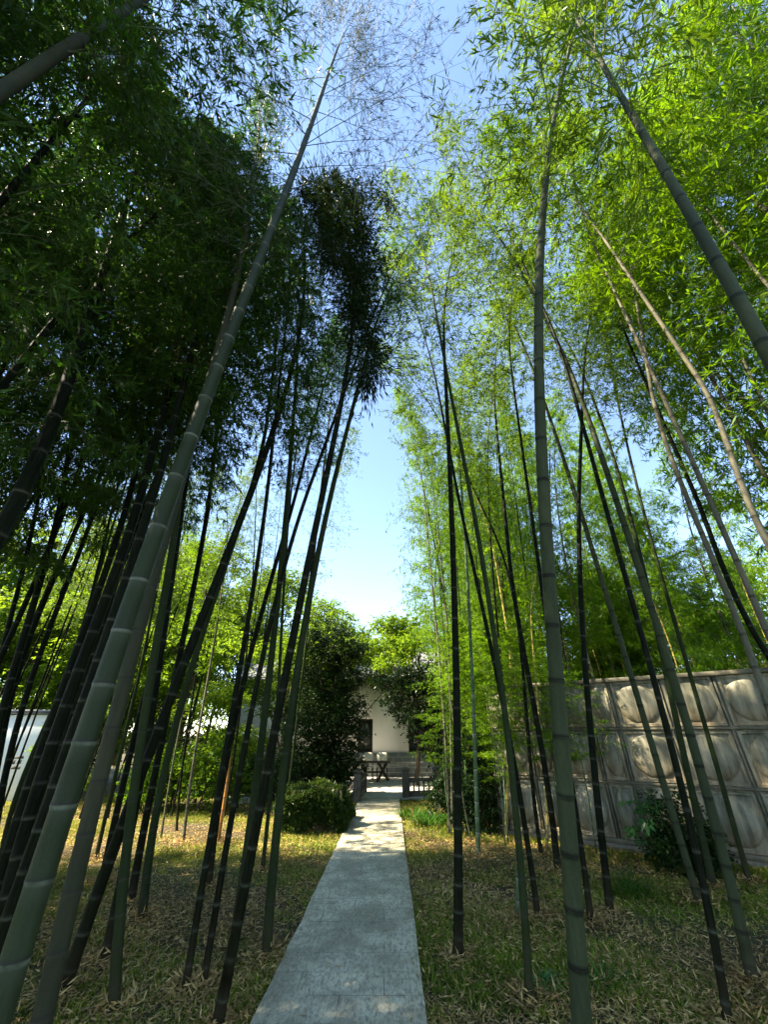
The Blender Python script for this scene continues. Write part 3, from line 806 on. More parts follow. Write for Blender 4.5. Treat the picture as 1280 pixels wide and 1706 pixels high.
B([(1017,1521),(1012,1458),(1004,1404),(997,1349),(991,1295),(986,1240),(981,1150),(975,1083),(969,1016),(966,948),(964,881),(967,825),(967,770)], None, .078, 'culm_dark', 'medium', 12.5, 7.6,
  'nearly straight dark bamboo standing clear before the domed tank panels', 'leaf_mid', var=2)
B([(1165,1503),(1146,1431),(1129,1382),(1113,1330),(1097,1281),(1083,1240),(1076,1199),(1062,1150),(1049,1110),(1035,1070),(1022,1021),(1009,978),(992,935),(979,894),(968,854),(940,770),(922,715),(915,690),(885,600),(845,510)],
  None, .080, 'culm_right', 'light', 14, 9.0, 'grey-green bamboo curving far left over the tank, first of the leaning row', 'leaf_mid', var=0, deg=4)
B([(1211,1706),(1206,1650),(1197,1595),(1189,1540),(1178,1486),(1165,1428),(1151,1376),(1137,1330),(1126,1281),(1117,1243),(1108,1199),(1095,1150),(1081,1105),(1070,1059),(1060,1021),(1049,981),(1035,929),(1022,881),(1006,827),(998,800),(990,775),(972,715),(952,645),(935,590),(912,525)],
  None, .052, 'culm_dark', 'light', 14, 9.0, 'black bamboo with pale rings, nearest of the row leaning before the tank', 'leaf_mid', var=1, deg=4)
B([(1190,1478),(1173,1404),(1157,1335),(1144,1260),(1124,1200),(1112,1137),(1098,1060),(1084,983),(1073,946),(1060,894),(1046,840),(1030,800),(1022,765),(1010,715)],
  None, .085, 'culm_mid', 'medium', 13, 7.8, 'shaded bamboo hidden low between the black and the blue-grey leaning culms', 'leaf_mid', var=2)
B([(1255,1636),(1244,1581),(1233,1527),(1217,1472),(1203,1417),(1189,1363),(1176,1308),(1159,1254),(1143,1202),(1130,1150),(1114,1102),(1100,1056),(1087,1010),(1071,967),(1054,919),(1038,867),(1025,827),(1007,770),(990,715),(970,665),(952,630),(925,560)],
  None, .078, 'culm_right', 'light', 14, 8.6, 'blue-grey bamboo with brown lower length, leaning before the tank', 'leaf_mid', var=0, deg=4)
B([(1249,1469),(1236,1417),(1222,1371),(1208,1322),(1195,1275),(1184,1240),(1173,1199),(1162,1159),(1149,1115),(1135,1075),(1122,1032),(1108,983),(1097,935),(1084,886),(1068,827),(1055,785),(1045,740)],
  None, .066, 'culm_mid', 'medium', 13, 7.4, 'bamboo dappled with yellow-green light, its dark foot close to the base of the tank', 'leaf_mid', var=1)
B([(1280,1172),(1262,1124),(1246,1078),(1227,1029),(1211,983),(1189,935),(1170,886),(1149,838),(1132,800),(1115,750),(1095,685),(1085,645)], 3.8, .056, 'culm_pale', 'medium', 13, 7.8,
  'tan bamboo rising from the right edge at the top of the tank', 'leaf_bright', var=2)
B([(1280,1056),(1265,1021),(1246,975),(1227,929),(1211,892),(1189,843),(1165,800),(1145,750),(1120,690),(1095,635),(1065,575),(1045,525),(1030,500),(1000,430)], 3.4, .052, 'culm_pale', 'medium', 13.5, 8.6,
  'long brown and tan bamboo right of the one rising at the tank top', 'leaf_bright', var=0)
B([(1278,1088),(1243,1029),(1216,967),(1197,927),(1176,867),(1154,813)], 5.0, .07, 'culm_dark', 'medium', 12.5, 7.0, 'thin dark bamboo glimpsed between the two tan culms at the right edge', 'leaf_mid', var=1)
B([(1280,905),(1270,881),(1251,846),(1232,805),(1215,725),(1190,690),(1170,645),(1160,620)], 3.0, .055, 'culm_pale', 'medium', 12.5, 7.0, 'spotted tan bamboo cutting the right edge above the pine branches', 'leaf_bright', var=2)
B([(1275,580),(1220,475),(1165,380),(1135,335),(1105,280),(1075,225),(1050,185),(1020,135)], 1.15, .064, 'culm_right', 'medium', 12.0, 5.6,
  'very thick grey bamboo slanting in from the upper right edge', 'leaf_mid', var=0, nod=.1)
B([(1280,475),(1235,420),(1195,370),(1160,325)], 2.6, .042, 'culm_pale', 'medium', 12, 7.6, 'thin tan bamboo alongside the very thick slanting culm', 'leaf_bright', var=1)
B([(1280,685),(1255,635),(1235,590)], 3.6, .05, 'culm_pale', 'dense', 12, 6.5, 'short visible length of tan bamboo amid bright leaves at the right edge', 'leaf_bright', var=2)

# ------------------------------------------------------------------ more bamboo: shared crowns, copied
FEET = [tuple(o.location) for o in bpy.data.objects if o.name.startswith('bamboo') and o.type == 'EMPTY' and 2.3 < o.location.y < 9]
g = np.random.default_rng(19)
fb = []
for (fx, fy, fz) in FEET:
    n = 190; a = g.uniform(0, 6.28, n); r = .05 + np.abs(g.normal(0, .11, n))
    fb.append(np.stack((fx + r * np.cos(a), fy + r * np.sin(a), np.maximum(.0, .075 - r * .28) * g.uniform(.2, 1, n)), 1))
fb = np.concatenate(fb); n = len(fb)
V, Q = leaf_quads(fb, nrm(np.stack((g.normal(0, 1, n), g.normal(0, 1, n), g.normal(.15, .4, n)), 1)), g.uniform(.04, .10, n), .013, g, twist=.6, fold=.25)
o = link('leaf_drifts', mesh_np('leaf_drifts', V, Q, M['litter'])); tag(o, 'dry leaves heaped round the feet of the bamboos', 'leaf litter', kind='stuff')

def proto_bamboo(kind, var, leafmat, Htop, H0, dia, mat, nod, seed, cscale=1.0):
    g = np.random.default_rng(seed)
    root = bpy.data.objects.new('bamboo', None)
    ang = g.uniform(0, 6.28)
    def f(H):
        a = np.clip(np.asarray(H, float) / Htop, 0, 1)
        s = nod * a ** 3.0 + .12 * np.sin(a * 4 + seed)
        return np.stack((s * math.cos(ang), s * math.sin(ang)), 1) - np.array((.12 * math.sin(seed) * math.cos(ang), .12 * math.sin(seed) * math.sin(ang)))
    cm = culm_mesh(None, f, dia / 2, Htop, M[mat], 8, seed)
    bv, bf, lv, lf = crown_var(kind, var)
    L = Htop - H0
    def bend(V):
        z = V[:, 2] * L / 7.0
        o = f(np.clip(H0 + z, 0, Htop))
        return np.stack((V[:, 0] * cscale + o[:, 0], V[:, 1] * cscale + o[:, 1], H0 + z), 1)
    return (cm, mesh_np('branches', bend(bv), bf, M['twig']), mesh_np('foliage', bend(lv), lf, M[leafmat]))

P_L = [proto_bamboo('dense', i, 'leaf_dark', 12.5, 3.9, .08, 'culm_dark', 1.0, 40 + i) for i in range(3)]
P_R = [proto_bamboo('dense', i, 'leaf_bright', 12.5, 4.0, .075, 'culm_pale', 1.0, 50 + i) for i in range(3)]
P_M = [proto_bamboo('medium', i, 'leaf_bright', 11.5, 2.8, .06, 'culm_mid', .8, 60 + i, .8) for i in range(3)]
P_S = [proto_bamboo('light', i, 'leaf_mid', 10.5, 4.6, .05, 'culm_dark', .8, 80 + i, .6) for i in range(3)]
P_W = [proto_bamboo('dense', i, 'leaf_bright', 4.2, 1.5, .03, 'culm_stripe', .5, 90 + i, .62) for i in range(2)]
P_Y = [proto_bamboo('dense', i, 'leaf_bright', 7.0, 1.2, .04, 'culm_yellow', .9, 70 + i, .7) for i in range(2)]

def place(protos, k, x, y, sc, rz, label, group, tilt=(0, 0)):
    cm, bm_, lm = protos[k % len(protos)]
    root = empty('bamboo', (x, y, 0), label, 'bamboo', group)
    root.rotation_euler = (tilt[0], tilt[1], rz)
    root.scale = (sc, sc, sc)
    for nm, me in (('culm', cm), ('branches', bm_), ('foliage', lm)):
        link(nm, me, root)
    return root

def field(n, xr, yr, seed, protos, label, group, scr=(.85, 1.1), lean=0.0, mind=.55, avoid=None):
    g = np.random.default_rng(seed); pts = []
    tries = 0
    while len(pts) < n and tries < 4000:
        tries += 1
        x, y = g.uniform(*xr), g.uniform(*yr)
        if avoid and avoid(x, y): continue
        if any((x - a) ** 2 + (y - b) ** 2 < mind ** 2 for a, b in pts): continue
        pts.append((x, y))
        place(protos, int(g.integers(0, 9)), x, y, g.uniform(*scr), g.uniform(0, 6.28), label, group, (g.normal(0, .03), lean + g.normal(0, .03)))

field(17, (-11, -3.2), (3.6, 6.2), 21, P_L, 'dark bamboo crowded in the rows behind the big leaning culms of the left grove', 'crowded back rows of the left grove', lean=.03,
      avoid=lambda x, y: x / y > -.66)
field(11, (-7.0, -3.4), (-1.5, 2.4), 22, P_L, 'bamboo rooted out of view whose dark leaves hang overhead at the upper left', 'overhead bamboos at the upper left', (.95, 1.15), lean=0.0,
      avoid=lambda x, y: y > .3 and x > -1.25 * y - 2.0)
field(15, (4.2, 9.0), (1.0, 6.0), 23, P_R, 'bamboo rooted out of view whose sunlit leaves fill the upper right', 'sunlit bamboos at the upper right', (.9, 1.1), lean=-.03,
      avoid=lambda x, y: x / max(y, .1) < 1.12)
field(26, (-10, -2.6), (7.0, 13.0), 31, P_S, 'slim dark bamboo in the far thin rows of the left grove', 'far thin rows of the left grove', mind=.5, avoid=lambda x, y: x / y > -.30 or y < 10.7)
field(5, (-8.5, -4.8), (2.4, 3.3), 33, P_L, 'bamboo rooted out of view whose dark leaves hang overhead at the upper left', 'overhead bamboos at the upper left', (.9, 1.0), mind=.6)  # added off-frame bamboos, their crowns block the sun from the near path
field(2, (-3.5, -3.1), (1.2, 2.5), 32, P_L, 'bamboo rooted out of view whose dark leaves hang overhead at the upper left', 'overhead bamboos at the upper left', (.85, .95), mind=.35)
field(38, (1.3, 5.5), (10.0, 22), 24, P_M, 'slim bamboo with bright feathery leaves in the rows behind the tank and path edge', 'bright feathery bamboos right of the sky gap', (.85, 1.1), lean=-.02,
      avoid=lambda x, y: (y > 14 and x < 3.4 and y < 24) or x < .1 * y + .35)
field(14, (3.6, 10.5), (9.8, 15.5), 27, P_R, 'tall sunlit bamboo standing behind the tank', 'tall bamboos behind the tank', (.8, 1.0), mind=.9,
      avoid=lambda x, y: x < 12.6 - y)
field(26, (5.2, 14), (9.5, 19), 25, P_Y, 'low yellow-green bamboo growing behind the tank', 'low bamboos behind the tank', (.8, 1.15), mind=.7,
      avoid=lambda x, y: x < 12.5 - y)

for k_, (x_, y_, s_, lb) in enumerate(((2.15, 8.7, .85, 'short leafy young bamboo right before the far corner of the tank'), (2.9, 8.25, .8, 'short leafy young bamboo behind the thickest dusty-green culm'), (1.75, 9.8, .95, 'short leafy young bamboo between the dark shrub and the yellow culm'), (1.25, 9.2, .7, 'small feathery young bamboo beside the thin tan culms by the path'), (2.45, 9.05, .98, 'tallest leafy young bamboo brushing the first panels of the tank'), (3.35, 8.0, .8, 'leafy young bamboo before the half-width tank panels'), (1.95, 8.1, .62, 'lowest leafy young bamboo between the crossing black culms'))):
    place(P_W, k_, x_, y_, s_, k_ * 1.3, lb, None)
# ------------------------------------------------------------------ trees
def tree_np(seed, H, trunk_r, clumps, nleaf, leaf=(.10, .05), leafmat_flat=.6, flatten=.62, limbs=True, lean=(0, 0)):
    """clumps: (x,y,z,r). Returns trunk verts/faces and leaf verts/faces."""
    g = np.random.default_rng(seed)
    tv, tf = [], []; n0 = 0
    k = 9
    t = np.linspace(0, 1, k)
    tr = np.stack((lean[0] * t + .08 * np.sin(t * 5 + seed), lean[1] * t + .08 * np.cos(t * 4 + seed) - .08 * math.cos(seed), t * H * .8 - .05), 1)
    V, Q = tubes(tr[None], (trunk_r * (1 - .7 * t))[None], 8)
    tv.append(V); tf.append(Q); n0 += len(V)
    C = np.array(clumps, float)
    if limbs:
        for c in C:
            f = np.clip((c[2] / H) * .55 + g.uniform(-.05, .05), .12, .95)
            a = np.array([np.interp(f, t, tr[:, i]) for i in range(3)])
            e = c[:3] - np.array((0, 0, c[3] * .2))
            s = np.linspace(0, 1, 6)[:, None]
            mid = (a + e) / 2 + np.array((g.normal(0, .12), g.normal(0, .12), .15 * c[3]))
            P = a * (1 - s) ** 2 + 2 * mid * s * (1 - s) + e * s ** 2
            V, Q = tubes(P[None], (trunk_r * .42 * (1 - .8 * s[:, 0]))[None], 5)
            tv.append(V); tf.append(Q + n0); n0 += len(V)
            m_ = 7
            d = nrm(g.normal(0, 1, (m_, 3)) * np.array((1, 1, .6))) * c[3] * .85
            P = np.stack((np.repeat(e[None], m_, 0), e + d * .5 + g.normal(0, .04, (m_, 3)), e + d), 1)
            V, Q = tubes(P, np.full((m_, 3), trunk_r * .10) * np.array((1, .7, .3)), 4)
            tv.append(V); tf.append(Q + n0); n0 += len(V)
    w = C[:, 3] ** 2; w = w / w.sum()
    ns = nleaf // 12
    ci = g.choice(len(C), ns, p=w)
    d = nrm(g.normal(0, 1, (ns, 3)))
    rr = g.uniform(.25, 1.08, ns) ** .55
    lump = 1 + .22 * np.sin(d[:, 0] * 5 + ci) * np.cos(d[:, 1] * 6 + ci * 2)
    sp = C[ci, :3] + d * (C[ci, 3] * rr * lump)[:, None] * np.array((1, 1, flatten))
    sdir = nrm(d * np.array((1, 1, .35)) + g.normal(0, .35, (ns, 3)) + np.array((0, 0, -.12)))
    sl = g.uniform(.18, .42, ns) * (leaf[0] / .09)
    li = np.repeat(np.arange(ns), 12)
    tt = g.uniform(0, 1, len(li))
    lb = sp[li] + sdir[li] * (tt * sl[li])[:, None] + g.normal(0, .02, (len(li), 3))
    ld = nrm(sdir[li] * .6 + nrm(g.normal(0, 1, (len(li), 3))) * np.array((1, 1, .45)) + np.array((0, 0, -.25)))
    ln = leaf[0] * g.uniform(.65, 1.25, len(li))
    V, Q = leaf_quads(lb, ld, ln, ln * leaf[1] / leaf[0], g, twist=leafmat_flat, mid=.45)
    return np.concatenate(tv), np.concatenate(tf), V, Q

def tree_meshes(seed, H, tr, clumps, nleaf, lm, **kw):
    tv, tf, lv, lf = tree_np(seed, H, tr, clumps, nleaf, **kw)
    return mesh_np('trunk', tv, tf, M['bark'], smooth=True), mesh_np('crown', lv, lf, M[lm])

def tree(name, meshes, loc, label, cat='tree', group=None, sc=1.0, rz=0.0, part='crown'):
    root = empty(name, loc, label, cat, group)
    root.rotation_euler = (0, 0, rz); root.scale = (sc,) * 3
    link('trunk', meshes[0], root); link(part, meshes[1], root)
    return root

def rnd_clumps(seed, n, R, z0, z1, r0, r1, hole=0.0):
    g = np.random.default_rng(seed); out = []
    for i in range(n):
        z = g.uniform(z0, z1); u = (z - z0) / (z1 - z0)
        rr = R * (1 - .65 * u ** 1.5) * math.sqrt(g.uniform(hole, 1)); a = g.uniform(0, 6.28)
        out.append((rr * math.cos(a), rr * math.sin(a), z, g.uniform(r0, r1)))
    return out

# dark evergreen tree left of the path end
ce = at(550, 1290, 14.0)
cl = [(0, 0, 1.0, 1.0), (.5, -.3, .9, .8), (-.6, .1, 1.0, .8), (0.1, -.2, 2.0, 1.05), (.55, 0, 2.4, .8), (-.5, .2, 2.5, .85), (.2, 0, 3.2, .9), (.7, .1, 3.3, .55), (-.4, -.1, 3.7, .8), (.3, .1, 4.2, .8), (-.1, 0, 4.8, .7), (.5, 0, 1.6, .8), (-.8, 0, 1.8, .7), (.9, -.1, 4.2, .45), (-.7, 0, 4.4, .5), (.0, 0, .45, .9)]
cl = [(x * .88 - .24, y, z, r * .92) for x, y, z, r in cl]
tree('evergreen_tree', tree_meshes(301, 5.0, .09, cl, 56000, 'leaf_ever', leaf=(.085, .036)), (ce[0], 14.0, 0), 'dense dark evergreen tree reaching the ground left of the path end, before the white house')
# dark tree with overhanging branches right of the path end
ct = ground(733, 1349)
cl = [(-.2, 0, 2.2, .5), (-.65, -.1, 2.1, .42), (-.3, .2, 1.7, .45), (.1, 0, 2.7, .6), (-.5, .1, 2.9, .45), (.0, -.1, 3.2, .5), (.5, 0, 2.9, .5), (.5, 0, 2.1, .5), (-.9, 0, 2.6, .32), (-1.15, .1, 2.35, .25), (.7, .1, 1.5, .45), (.2, 0, 1.3, .4), (-.55, 0, 3.3, .3), (-1.3, .3, 2.95, .3), (-.9, .3, 3.15, .35), (-1.6, .5, 3.2, .28)]
tree('maple_tree', tree_meshes(302, 3.4, .085, cl, 17000, 'leaf_ever', leaf=(.085, .04), flatten=.4), (ct[0], ct[1], 0), 'dark layered tree with a brown trunk overhanging the house window, right of the path end')
# bright trees over the house
V1 = tree_meshes(311, 6.5, .13, rnd_clumps(1, 16, 2.2, 2.4, 6.4, .6, 1.0), 22000, 'leaf_tree', leaf=(.12, .07), flatten=.5)
V2 = tree_meshes(312, 8.5, .17, rnd_clumps(2, 20, 2.8, 2.6, 8.6, .8, 1.3), 26000, 'leaf_tree', leaf=(.13, .07))
V3 = tree_meshes(313, 5.0, .10, rnd_clumps(3, 14, 2.0, 1.0, 4.8, .6, 1.0), 20000, 'leaf_tree', leaf=(.11, .055), flatten=.45)
V4 = tree_meshes(314, 7.5, .15, rnd_clumps(4, 18, 2.5, 1.8, 7.4, .7, 1.2), 26000, 'leaf_mid', leaf=(.12, .06))
V5 = tree_meshes(315, 6.3, .10, rnd_clumps(5, 20, 2.4, 3.7, 6.2, .45, .8), 24000, 'leaf_tree', leaf=(.11, .06), flatten=.45, lean=(.5, 0))
tree('leafy_tree', V5, (1.1, 17.2, 0), 'bright yellow-green leafy tree spreading above the house doorway side of the path', rz=.3, sc=1.0)
tree('leafy_tree', V5, (-1.9, 17.6, 0), 'small fresh green tree topping the roof between the dark evergreen and the sky gap', rz=-.3, sc=.98)
tree('leafy_tree', V4, (-4.0, 17.6, 0), 'mid-green tree behind the ringed bamboos, left of the dark evergreen', rz=.4, sc=.72)
tree('leafy_tree', V2, (4.3, 17.6, 0), 'tall green tree among the thin canes right of the sky gap', rz=.9, sc=.8)
# left background
g = np.random.default_rng(77)
for i, (x, y, v, s, ml) in enumerate([(-7.4, 16.0, 2, 1.25, 0), (-10.6, 16.5, 0, 1.25, 0), (-13.2, 15.4, 2, 1.3, 0), (-16.5, 16.0, 1, 1.0, 0), (-5.5, 29, 0, 1.35, 0), (-11.2, 22, 3, 1.35, 0), (-8.6, 19.0, 2, .95, 0), (-11.5, 18.8, 2, 1.0, 0), (-14.8, 18.2, 2, 1.05, 0), (-18.2, 18, 2, 1.1, 0), (-22, 17, 2, 1.2, 0), (-9.2, 13.2, 2, .5, 0), (-12.5, 26, 1, 1.55, 0), (-19, 24, 1, 1.6, 0), (-9.0, 30, 3, 1.7, 0), (-26, 20, 1, 1.5, 0), (-17, 29, 3, 1.8, 0), (-14, 20.5, 1, 1.2, 0),
                                    (-17.5, 16, 1, 1.2, 0), (-21, 14, 3, 1.3, 0), (-22, 11, 1, 1.0, 0), (-5.2, 13.2, 2, .62, 0), (-3.9, 22.5, 1, .95, 0), (-8, 24, 1, 1.1, 0)]):
    tree('leafy_tree', (V1, V2, V3, V4)[v], (x, y, 0), 'bright leafy tree in the sunlit garden seen through the left grove', group='sunlit garden trees beyond the left grove', sc=s, rz=g.uniform(0, 6.28))
for i, (x, y, v, s) in enumerate([(8.5, 15.5, 3, 1.0), (12.5, 15, 2, 1.35), (7.5, 21, 1, 1.05), (12, 21, 3, 1.2), (17, 17, 1, 1.0), (16, 11, 0, 1.1), (20, 13, 3, 1.2), (5.6, 25, 3, 1.1), (1.5, 30, 1, .95), (-2, 31, 1, .9)]):
    tree('leafy_tree', (V1, V2, V3, V4)[v], (x, y, 0), 'green leafy tree in the garden beyond the tank', group='garden trees beyond the tank', sc=s, rz=g.uniform(0, 6.28))

# pine behind the tank
def pine():
    g = np.random.default_rng(91)
    base = (9.6, 13.2, 0)
    tv, tf = [], []; n0 = 0
    t = np.linspace(0, 1, 10)
    tr = np.stack((.9 * np.sin(t * 2.4) - .5 * t, .2 * np.sin(t * 3), t * 9.0 - .05), 1)
    V, Q = tubes(tr[None], (.19 * (1 - .75 * t))[None], 9); tv.append(V); tf.append(Q); n0 += len(V)
    tips = []
    for i in range(17):
        f = g.uniform(.38, .98); a = np.array([np.interp(f, t, tr[:, k]) for k in range(3)])
        ang = g.uniform(0, 6.28) if i > 5 else math.pi + g.normal(0, .5)
        L = g.uniform(1.6, 3.4) * (1.15 - .6 * f)
        e = a + np.array((math.cos(ang) * L, math.sin(ang) * L, g.uniform(-.1, .7)))
        m_ = (a + e) / 2 + np.array((0, 0, .45 + g.normal(0, .15)))
        s = np.linspace(0, 1, 8)[:, None]
        P = a * (1 - s) ** 2 + 2 * m_ * s * (1 - s) + e * s ** 2 + g.normal(0, .04, (8, 3))
        V, Q = tubes(P[None], (.07 * (1 - .75 * s[:, 0]))[None], 6); tv.append(V); tf.append(Q + n0); n0 += len(V)
        for j in range(9):
            q = P[g.integers(3, 8)] + g.normal(0, .32, 3) * np.array((1, 1, .4))
            tips.append(q)
            V, Q = tubes(np.stack((P[g.integers(3, 8)], q))[None], np.array([[.012, .004]]), 4); tv.append(V); tf.append(Q + n0); n0 += len(V)
    tips = np.array(tips)
    ti = np.repeat(np.arange(len(tips)), 16)
    c = tips[ti] + g.normal(0, .17, (len(ti), 3)) * np.array((1, 1, .35))
    li = np.repeat(np.arange(len(c)), 14)
    ld = nrm(g.normal(0, 1, (len(li), 3)) + np.array((0, 0, .5)))
    V, Q = leaf_quads(c[li], ld, g.uniform(.09, .15, len(li)), .006, g)
    root = empty('pine_tree', base, 'open pine with crooked dark limbs against the sky behind the tank', 'tree')
    link('trunk', mesh_np('trunk', np.concatenate(tv), np.concatenate(tf), M['bark'], smooth=True), root)
    link('crown', mesh_np('crown', V, Q, M['leaf_pine']), root)
pine()

# ------------------------------------------------------------------ shrubs, hedge, small plants
def boxhedge():
    g = np.random.default_rng(41)
    x0, x1, y0, y1, zt = -2.0, -.82, 9.3, 11.0, .56
    n = 26000
    f = g.random(n)
    X = g.uniform(x0, x1, n); Yh = g.uniform(y0, y1, n); Z = g.uniform(.02, zt, n)
    face = g.integers(0, 5, n)
    dep = np.abs(g.normal(0, .05, n))
    Z = np.where(face >= 3, zt - dep, Z); Yh = np.where(face == 0, y0 + dep, Yh)
    X = np.where(face == 1, x1 - dep, np.where(face == 2, x0 + dep, X))
    P = np.stack((X, Yh, Z), 1)
    P += (.075 * np.stack((np.sin(Yh * 7) + np.sin(Z * 9), np.sin(X * 8) + np.cos(Z * 7), np.sin(X * 6 + Yh * 5) + np.sin(Yh * 9)), 1))
    N = np.zeros((n, 3)); N[face == 0] = (0, -1, .2); N[face == 1] = (1, 0, .2); N[face == 2] = (-1, 0, .2); N[face >= 3] = (0, 0, 1)
    P += N * (np.maximum(0, g.normal(-.01, .035, n)))[:, None]
    D = nrm(N * .7 + g.normal(0, .6, (n, 3)))
    ln = g.uniform(.04, .085, n)
    V, Q = leaf_quads(P, D, ln, ln * .45, g, twist=1.0, mid=.5)
    root = empty('hedge', ((x0 + x1) / 2, (y0 + y1) / 2, 0), 'clipped box-shaped dark hedge along the left side of the path end', 'hedge')
    V = V - np.array(root.location)
    m_ = 160
    bx = np.stack((g.uniform(x0 + .1, x1 - .1, m_), g.uniform(y0 + .1, y1 - .1, m_), np.full(m_, -.04)), 1)
    P = np.stack((bx, bx + np.stack((g.normal(0, .06, m_), g.normal(0, .06, m_), np.full(m_, .35)), 1), bx + np.stack((g.normal(0, .13, m_), g.normal(0, .13, m_), np.full(m_, .68)), 1)), 1)
    SV, SQ = tubes(P, np.full((m_, 3), .009), 4)
    link('stems', mesh_np('stems', SV - np.array(root.location), SQ, M['bark']), root)
    link('foliage', mesh_np('foliage', V, Q, M['leaf_hedge']), root)
boxhedge()

def bush(loc, R, H, n, lm, label, seed, leaf=(.07, .035), name='shrub', group=None):
    cl = rnd_clumps(seed, 9, R * .75, R * .35, max(H - R * .35, R * .4), R * .4, R * .65)
    me = tree_meshes(seed, H, .03, cl, n, lm, leaf=leaf, flatten=.8)
    root = empty(name, loc, label, 'shrub', group)
    link('stems', me[0], root); link('foliage', me[1], root)
p = ground(330, 1352); bush((p[0], p[1], 0), .95, 1.5, 9000, 'leaf_mid', 'bushy green shrub behind the thin canes, left of the orange cane', 401)
p = ground(405, 1340); bush((p[0] - .1, p[1] + .6, 0), .7, 1.15, 8000, 'leaf_hedge', 'dark round shrub before the grey-brick end of the house', 402)
p = ground(262, 1345); bush((p[0], p[1], 0), 1.0, 1.4, 9000, 'leaf_bright', 'yellow-green shrub between dark culms on the left lawn', 403)
p = ground(450, 1350); bush((p[0], p[1] + .8, 0), .6, 1.2, 7000, 'leaf_ever', 'small dark shrub between the culms and the clipped hedge', 404)
p = ground(815, 1385); bush((p[0] + .05, p[1] + .45, 0), .75, 1.9, 12000, 'leaf_ever', 'tall black-green shrub filling the corner beside the tank end', 405)
p = ground(775, 1372); bush((p[0], p[1] + .6, 0), .6, 1.2, 8000, 'leaf_ever', 'low dark shrub right of the stone railing', 406)
p = ground(1150, 1450); bush((p[0], p[1] + .1, 0), .5, .85, 6000, 'leaf_ever', 'dark low shrub at the foot of the leaning row before the tank', 407, leaf=(.06, .03))
bush((7.6, 8.6, 1.3), .75, 1.6, 9000, 'leaf_dry', 'yellowish shrub top showing just above the tank rim', 408)
bush((-12.5, 10.5, 0), 1.2, 1.6, 9000, 'leaf_bright', 'sunlit shrub below the white garden wall at the far left', 409)

def blades(loc, R, n, L, wd, lm, label, seed, name, cat):
    g = np.random.default_rng(seed)
    a = g.uniform(0, 6.28, n); r_ = R * np.sqrt(g.random(n))
    b = np.stack((r_ * np.cos(a), r_ * np.sin(a) * .8, np.full(n, -.03)), 1)
    k = 5; t = np.linspace(0, 1, k)
    out = nrm(np.stack((np.cos(a) + g.normal(0, .6, n), np.sin(a) + g.normal(0, .6, n), np.zeros(n)), 1))
    ll = L * g.uniform(.6, 1.2, n)
    P = b[:, None] + out[:, None] * (ll[:, None] * (.25 * t + .6 * t ** 2)[None])[..., None]
    P[:, :, 2] += ll[:, None] * (1.15 * t - .75 * t ** 2.2)[None]
    s = np.stack((-out[:, 1], out[:, 0], np.zeros(n)), 1)[:, None] * (wd * .5 * np.array((.7, 1, .9, .6, .05)))[None, :, None]
    V = np.stack((P - s, P + s), 2).reshape(-1, 3)
    base = (np.arange(n) * k * 2)[:, None]; i = (np.arange(k - 1) * 2)[None]
    Q = np.stack((base + i, base + i + 1, base + i + 3, base + i + 2), -1).reshape(-1, 4)
    o = link(name, mesh_np(name, V, Q, M[lm], smooth=True), None, loc)
    tag(o, label, cat)
for k_, (px, py, nn) in enumerate(((690, 1362, 130), (712, 1374, 130), (728, 1368, 110))):
    p = ground(px, py)
    blades((p[0], p[1], 0), .33, nn, .38, .022, 'leaf_blade', ('strap-leaved green clump at the right edge of the path, below the railing', 'middle strap-leaved clump of the planting below the stone railing', 'strap-leaved clump nearest the brown tree trunk by the railing')[k_], 60 + k_, 'lilyturf_clump', 'plant')
p = ground(1052, 1490); blades((p[0], p[1], 0), .2, 150, .42, .008, 'leaf_blade', 'dark tuft of long fine grass on the ground before the tank', 66, 'grass_tuft', 'plant')
p = ground(1000, 1640); blades((p[0], p[1], 0), .2, 60, .2, .012, 'leaf_blade', 'low green weed tuft right of the thickest dusty-green culm', 67, 'weed', 'plant')
p = ground(905, 1640); blades((p[0], p[1], 0), .1, 40, .16, .014, 'leaf_fatsia', 'little bright green weed beside the bamboo foot standing alone', 68, 'weed', 'plant')

def fatsia():
    g = np.random.default_rng(55)
    p = ground(1112, 1440)
    root = empty('fatsia_plant', (p[0] - .05, p[1], 0), 'leafy plant with palm-shaped green leaves before the tank', 'plant')
    sv, sq, lv, lq = [], [], [], []; n0 = 0; m0 = 0
    for i in range(34):
        a = g.uniform(0, 6.28); h = g.uniform(.12, .75); rr = g.uniform(.05, .42)
        tip = np.array((rr * math.cos(a), rr * math.sin(a) * .8, h))
        P = np.stack((np.array((0, 0, -.03)), tip * np.array((.3, .3, .7)), tip))
        V, Q = tubes(P[None], np.array([[.009, .006, .004]]), 5); sv.append(V); sq.append(Q + n0); n0 += len(V)
        S = g.uniform(.11, .2)
        out = np.array((math.cos(a), math.sin(a), 0))
        nn = nrm(np.array((out[0] * .5, out[1] * .5, 1)) + g.normal(0, .25, 3))
        X = nrm(out - nn * (out @ nn)); Yv = np.cross(nn, X)
        for j in range(7):
            b = (j - 3) * .72
            d = X * math.cos(b) + Yv * math.sin(b)
            L = S * (1 - .09 * abs(j - 3))
            sd = np.cross(nn, d)
            q0 = tip + d * .01; q1 = tip + d * L * .5 + sd * L * .17; q2 = tip + d * L - nn * L * .18; q3 = tip + d * L * .5 - sd * L * .17
            lv.append(np.stack((q0, q1, q2, q3))); lq.append(np.array([[0, 1, 2, 3]]) + m0); m0 += 4
    link('stems', mesh_np('stems', np.concatenate(sv), np.concatenate(sq), M['twig']), root)
    link('foliage', mesh_np('foliage', np.concatenate(lv), np.concatenate(lq), M['leaf_fatsia']), root)
fatsia()

